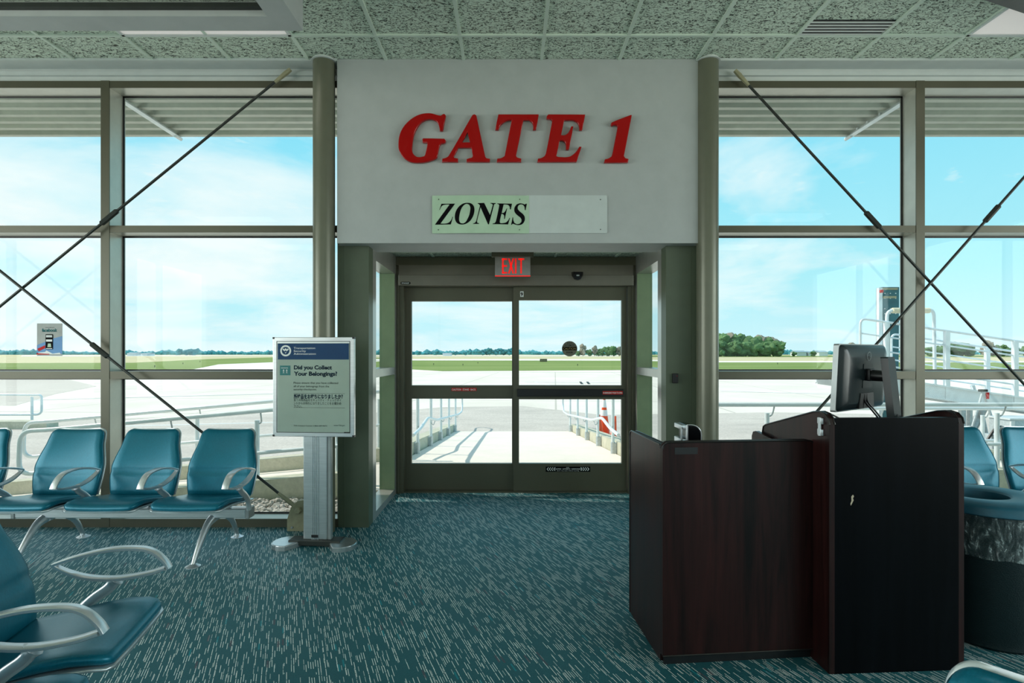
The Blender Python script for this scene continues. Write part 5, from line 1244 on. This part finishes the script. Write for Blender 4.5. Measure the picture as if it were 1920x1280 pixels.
# ---- distant trees and buildings
def blob_tree(name, mcrown, seed, label, wide=1.0):
    random.seed(seed); t_ = thing(name, label, 'tree')
    bm = B()
    for i in range(16):
        a_ = random.uniform(0, 6.28); r_ = random.uniform(0, 0.34)*wide; z = random.uniform(0.22, 0.84); s = random.uniform(0.13, 0.24)*(1.12-0.5*abs(z-0.5))
        m_ = bmesh.ops.create_icosphere(bm, subdivisions=2, radius=s, matrix=Matrix.Translation((r_*math.cos(a_), r_*math.sin(a_), z)))
        for v in m_['verts']: v.co += v.co.normalized()*0.0+Vector((noise.noise(v.co*9+Vector((seed, 0, 0))), noise.noise(v.co*9+Vector((0, seed, 0))), noise.noise(v.co*9+Vector((0, 0, seed)))))*0.11
    obj('crown', bm, mcrown, t_, None, True)
    bm = B(); tube(bm, [(0, 0, 0), (0.01, 0, 0.25), (0, 0.01, 0.55)], [0.035, 0.025, 0.012], 7); obj('trunk', bm, 'tree_trunk', t_, 40, True)
    return t_
protos = [blob_tree('leafy_tree', 'tree_green', 3, ''), blob_tree('leafy_tree', 'tree_green', 11, '', 1.15), blob_tree('leafy_tree', 'tree_bare', 19, ''), blob_tree('leafy_tree', 'tree_far', 29, '', 1.2)]
used = [False]*4
def tree(px, D, hpx, kind, label, group, wf=1.0, py=None):
    base = G(px, CY+(EYE-GZ)*F/D, GZ); h = hpx*D/F
    if not used[kind]: o = protos[kind]; used[kind] = True
    else: o = dup(protos[kind])
    o.location = base-Vector((0, 0, 0.12)); o.scale = (h*wf, h*wf, h); o.rotation_euler = (0, 0, random.uniform(0, 6.28)); o['label'] = label; o['group'] = group
random.seed(5)
gR = 'trees of the dark clump beyond the right window'
xs = [1340, 1352, 1362, 1374, 1386, 1398, 1408, 1420, 1432, 1444, 1455, 1349, 1368, 1381, 1392, 1404, 1415, 1427, 1438, 1450, 1460]
hs = [40, 43, 42, 44, 42, 38, 38, 40, 36, 37, 33, 30, 26, 30, 24, 28, 25, 26, 27, 30, 22]
for i, (px, hh) in enumerate(zip(xs, hs)):
    tree(px, 430 if i < 11 else 405, hh, (2 if i in (3, 7, 9, 10) else i % 2) if i < 11 else (i % 2), 'tree of the dense dark green clump beyond the right window', gR, 1.15)
for px, hh, k, wf, lab in ((905, 12, 3, 1.5, 'small bluish tree left of the door middle on the horizon'),):
    tree(px, 700, hh, k, lab, 'trees on the horizon', wf)
gd = 'bluish trees on the horizon through the left door leaf'
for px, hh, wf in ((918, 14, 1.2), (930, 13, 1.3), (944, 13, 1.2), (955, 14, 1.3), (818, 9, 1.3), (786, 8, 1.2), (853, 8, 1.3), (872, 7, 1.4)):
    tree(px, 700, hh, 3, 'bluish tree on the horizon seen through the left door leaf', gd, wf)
gd = 'green trees on the horizon through the right door leaf'
for px, hh, k, wf in ((1093, 23, 2, 0.75), (1106, 13, 0, 1.2), (1115, 20, 2, 0.7), (1129, 15, 1, 1.3), (1140, 18, 0, 1.2), (1150, 19, 1, 1.1), (1161, 18, 2, 0.9), (1172, 14, 0, 1.2), (1084, 10, 1, 1.3), (1122, 11, 1, 1.4)):
    tree(px, 480, hh, k, 'tree on the horizon seen through the right door leaf', gd, wf)
gd = 'round bluish trees beyond the left window'
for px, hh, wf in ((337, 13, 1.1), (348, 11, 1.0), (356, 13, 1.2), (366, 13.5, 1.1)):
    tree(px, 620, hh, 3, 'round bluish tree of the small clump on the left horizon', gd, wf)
gd = 'trees behind the boarding ramp'
for px, hh, k, wf in ((1595, 26, 2, 0.9), (1585, 20, 2, 0.9), (1488, 9, 0, 1.2), (1525, 10, 1, 1.3), (1760, 20, 0, 1.5), (1775, 24, 1, 1.5), (1790, 27, 0, 1.5), (1805, 26, 1, 1.4), (1818, 22, 0, 1.5), (1850, 30, 2, 0.9), (1862, 20, 2, 1.0), (1880, 22, 0, 1.2), (1902, 18, 3, 1.2), (1925, 20, 0, 1.3), (1640, 18, 3, 1.2), (1745, 18, 1, 1.3)):
    tree(px, 430, hh, k, 'tree on the horizon near the boarding ramp', gd, wf)
# far woodland belt
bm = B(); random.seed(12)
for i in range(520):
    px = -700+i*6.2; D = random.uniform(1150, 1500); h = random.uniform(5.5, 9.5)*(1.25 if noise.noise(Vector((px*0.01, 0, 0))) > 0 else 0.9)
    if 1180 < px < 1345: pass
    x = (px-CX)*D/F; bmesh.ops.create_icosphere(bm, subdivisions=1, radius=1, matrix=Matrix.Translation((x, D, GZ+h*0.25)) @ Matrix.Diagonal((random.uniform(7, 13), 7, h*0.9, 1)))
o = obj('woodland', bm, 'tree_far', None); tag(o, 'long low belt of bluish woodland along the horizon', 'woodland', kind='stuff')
def building(px0, px1, D, hpx, label, m_='building_white', rm='building_grey'):
    a = (px0-CX)*D/F; b_ = (px1-CX)*D/F; h = hpx*D/F
    t_ = thing('far_building', label, 'building', ((a+b_)/2, D, GZ))
    bm = B(); box(bm, a, b_, D, D+12, GZ, GZ+h*0.72); obj('wall', bm, m_, t_)
    bm = B(); prism(bm, [(D-0.6, GZ+h*0.70), (D+12.6, GZ+h*0.70), (D+6, GZ+h)], lambda p: (a-0.5, p[0], p[1]), lambda p: (b_+0.5, p[0], p[1])); obj('roof', bm, rm, t_)
building(238, 255, 560, 6.5, 'low white shed with a blue grey roof on the left horizon')
building(264, 276, 560, 5.5, 'small white shed right of the larger shed on the left horizon')
building(830, 845, 560, 5.5, 'tiny pale shed on the horizon through the left door leaf')
building(1494, 1512, 520, 10, 'long grey white hangar on the horizon left of the monitor')
building(1536, 1552, 520, 10, 'white hangar on the horizon directly beside the monitor')
building(1516, 1522, 520, 9, 'narrow white shed between the two hangars on the horizon')
building(1893, 1905, 430, 13, 'small pale blue house on the horizon behind the ramp railing')
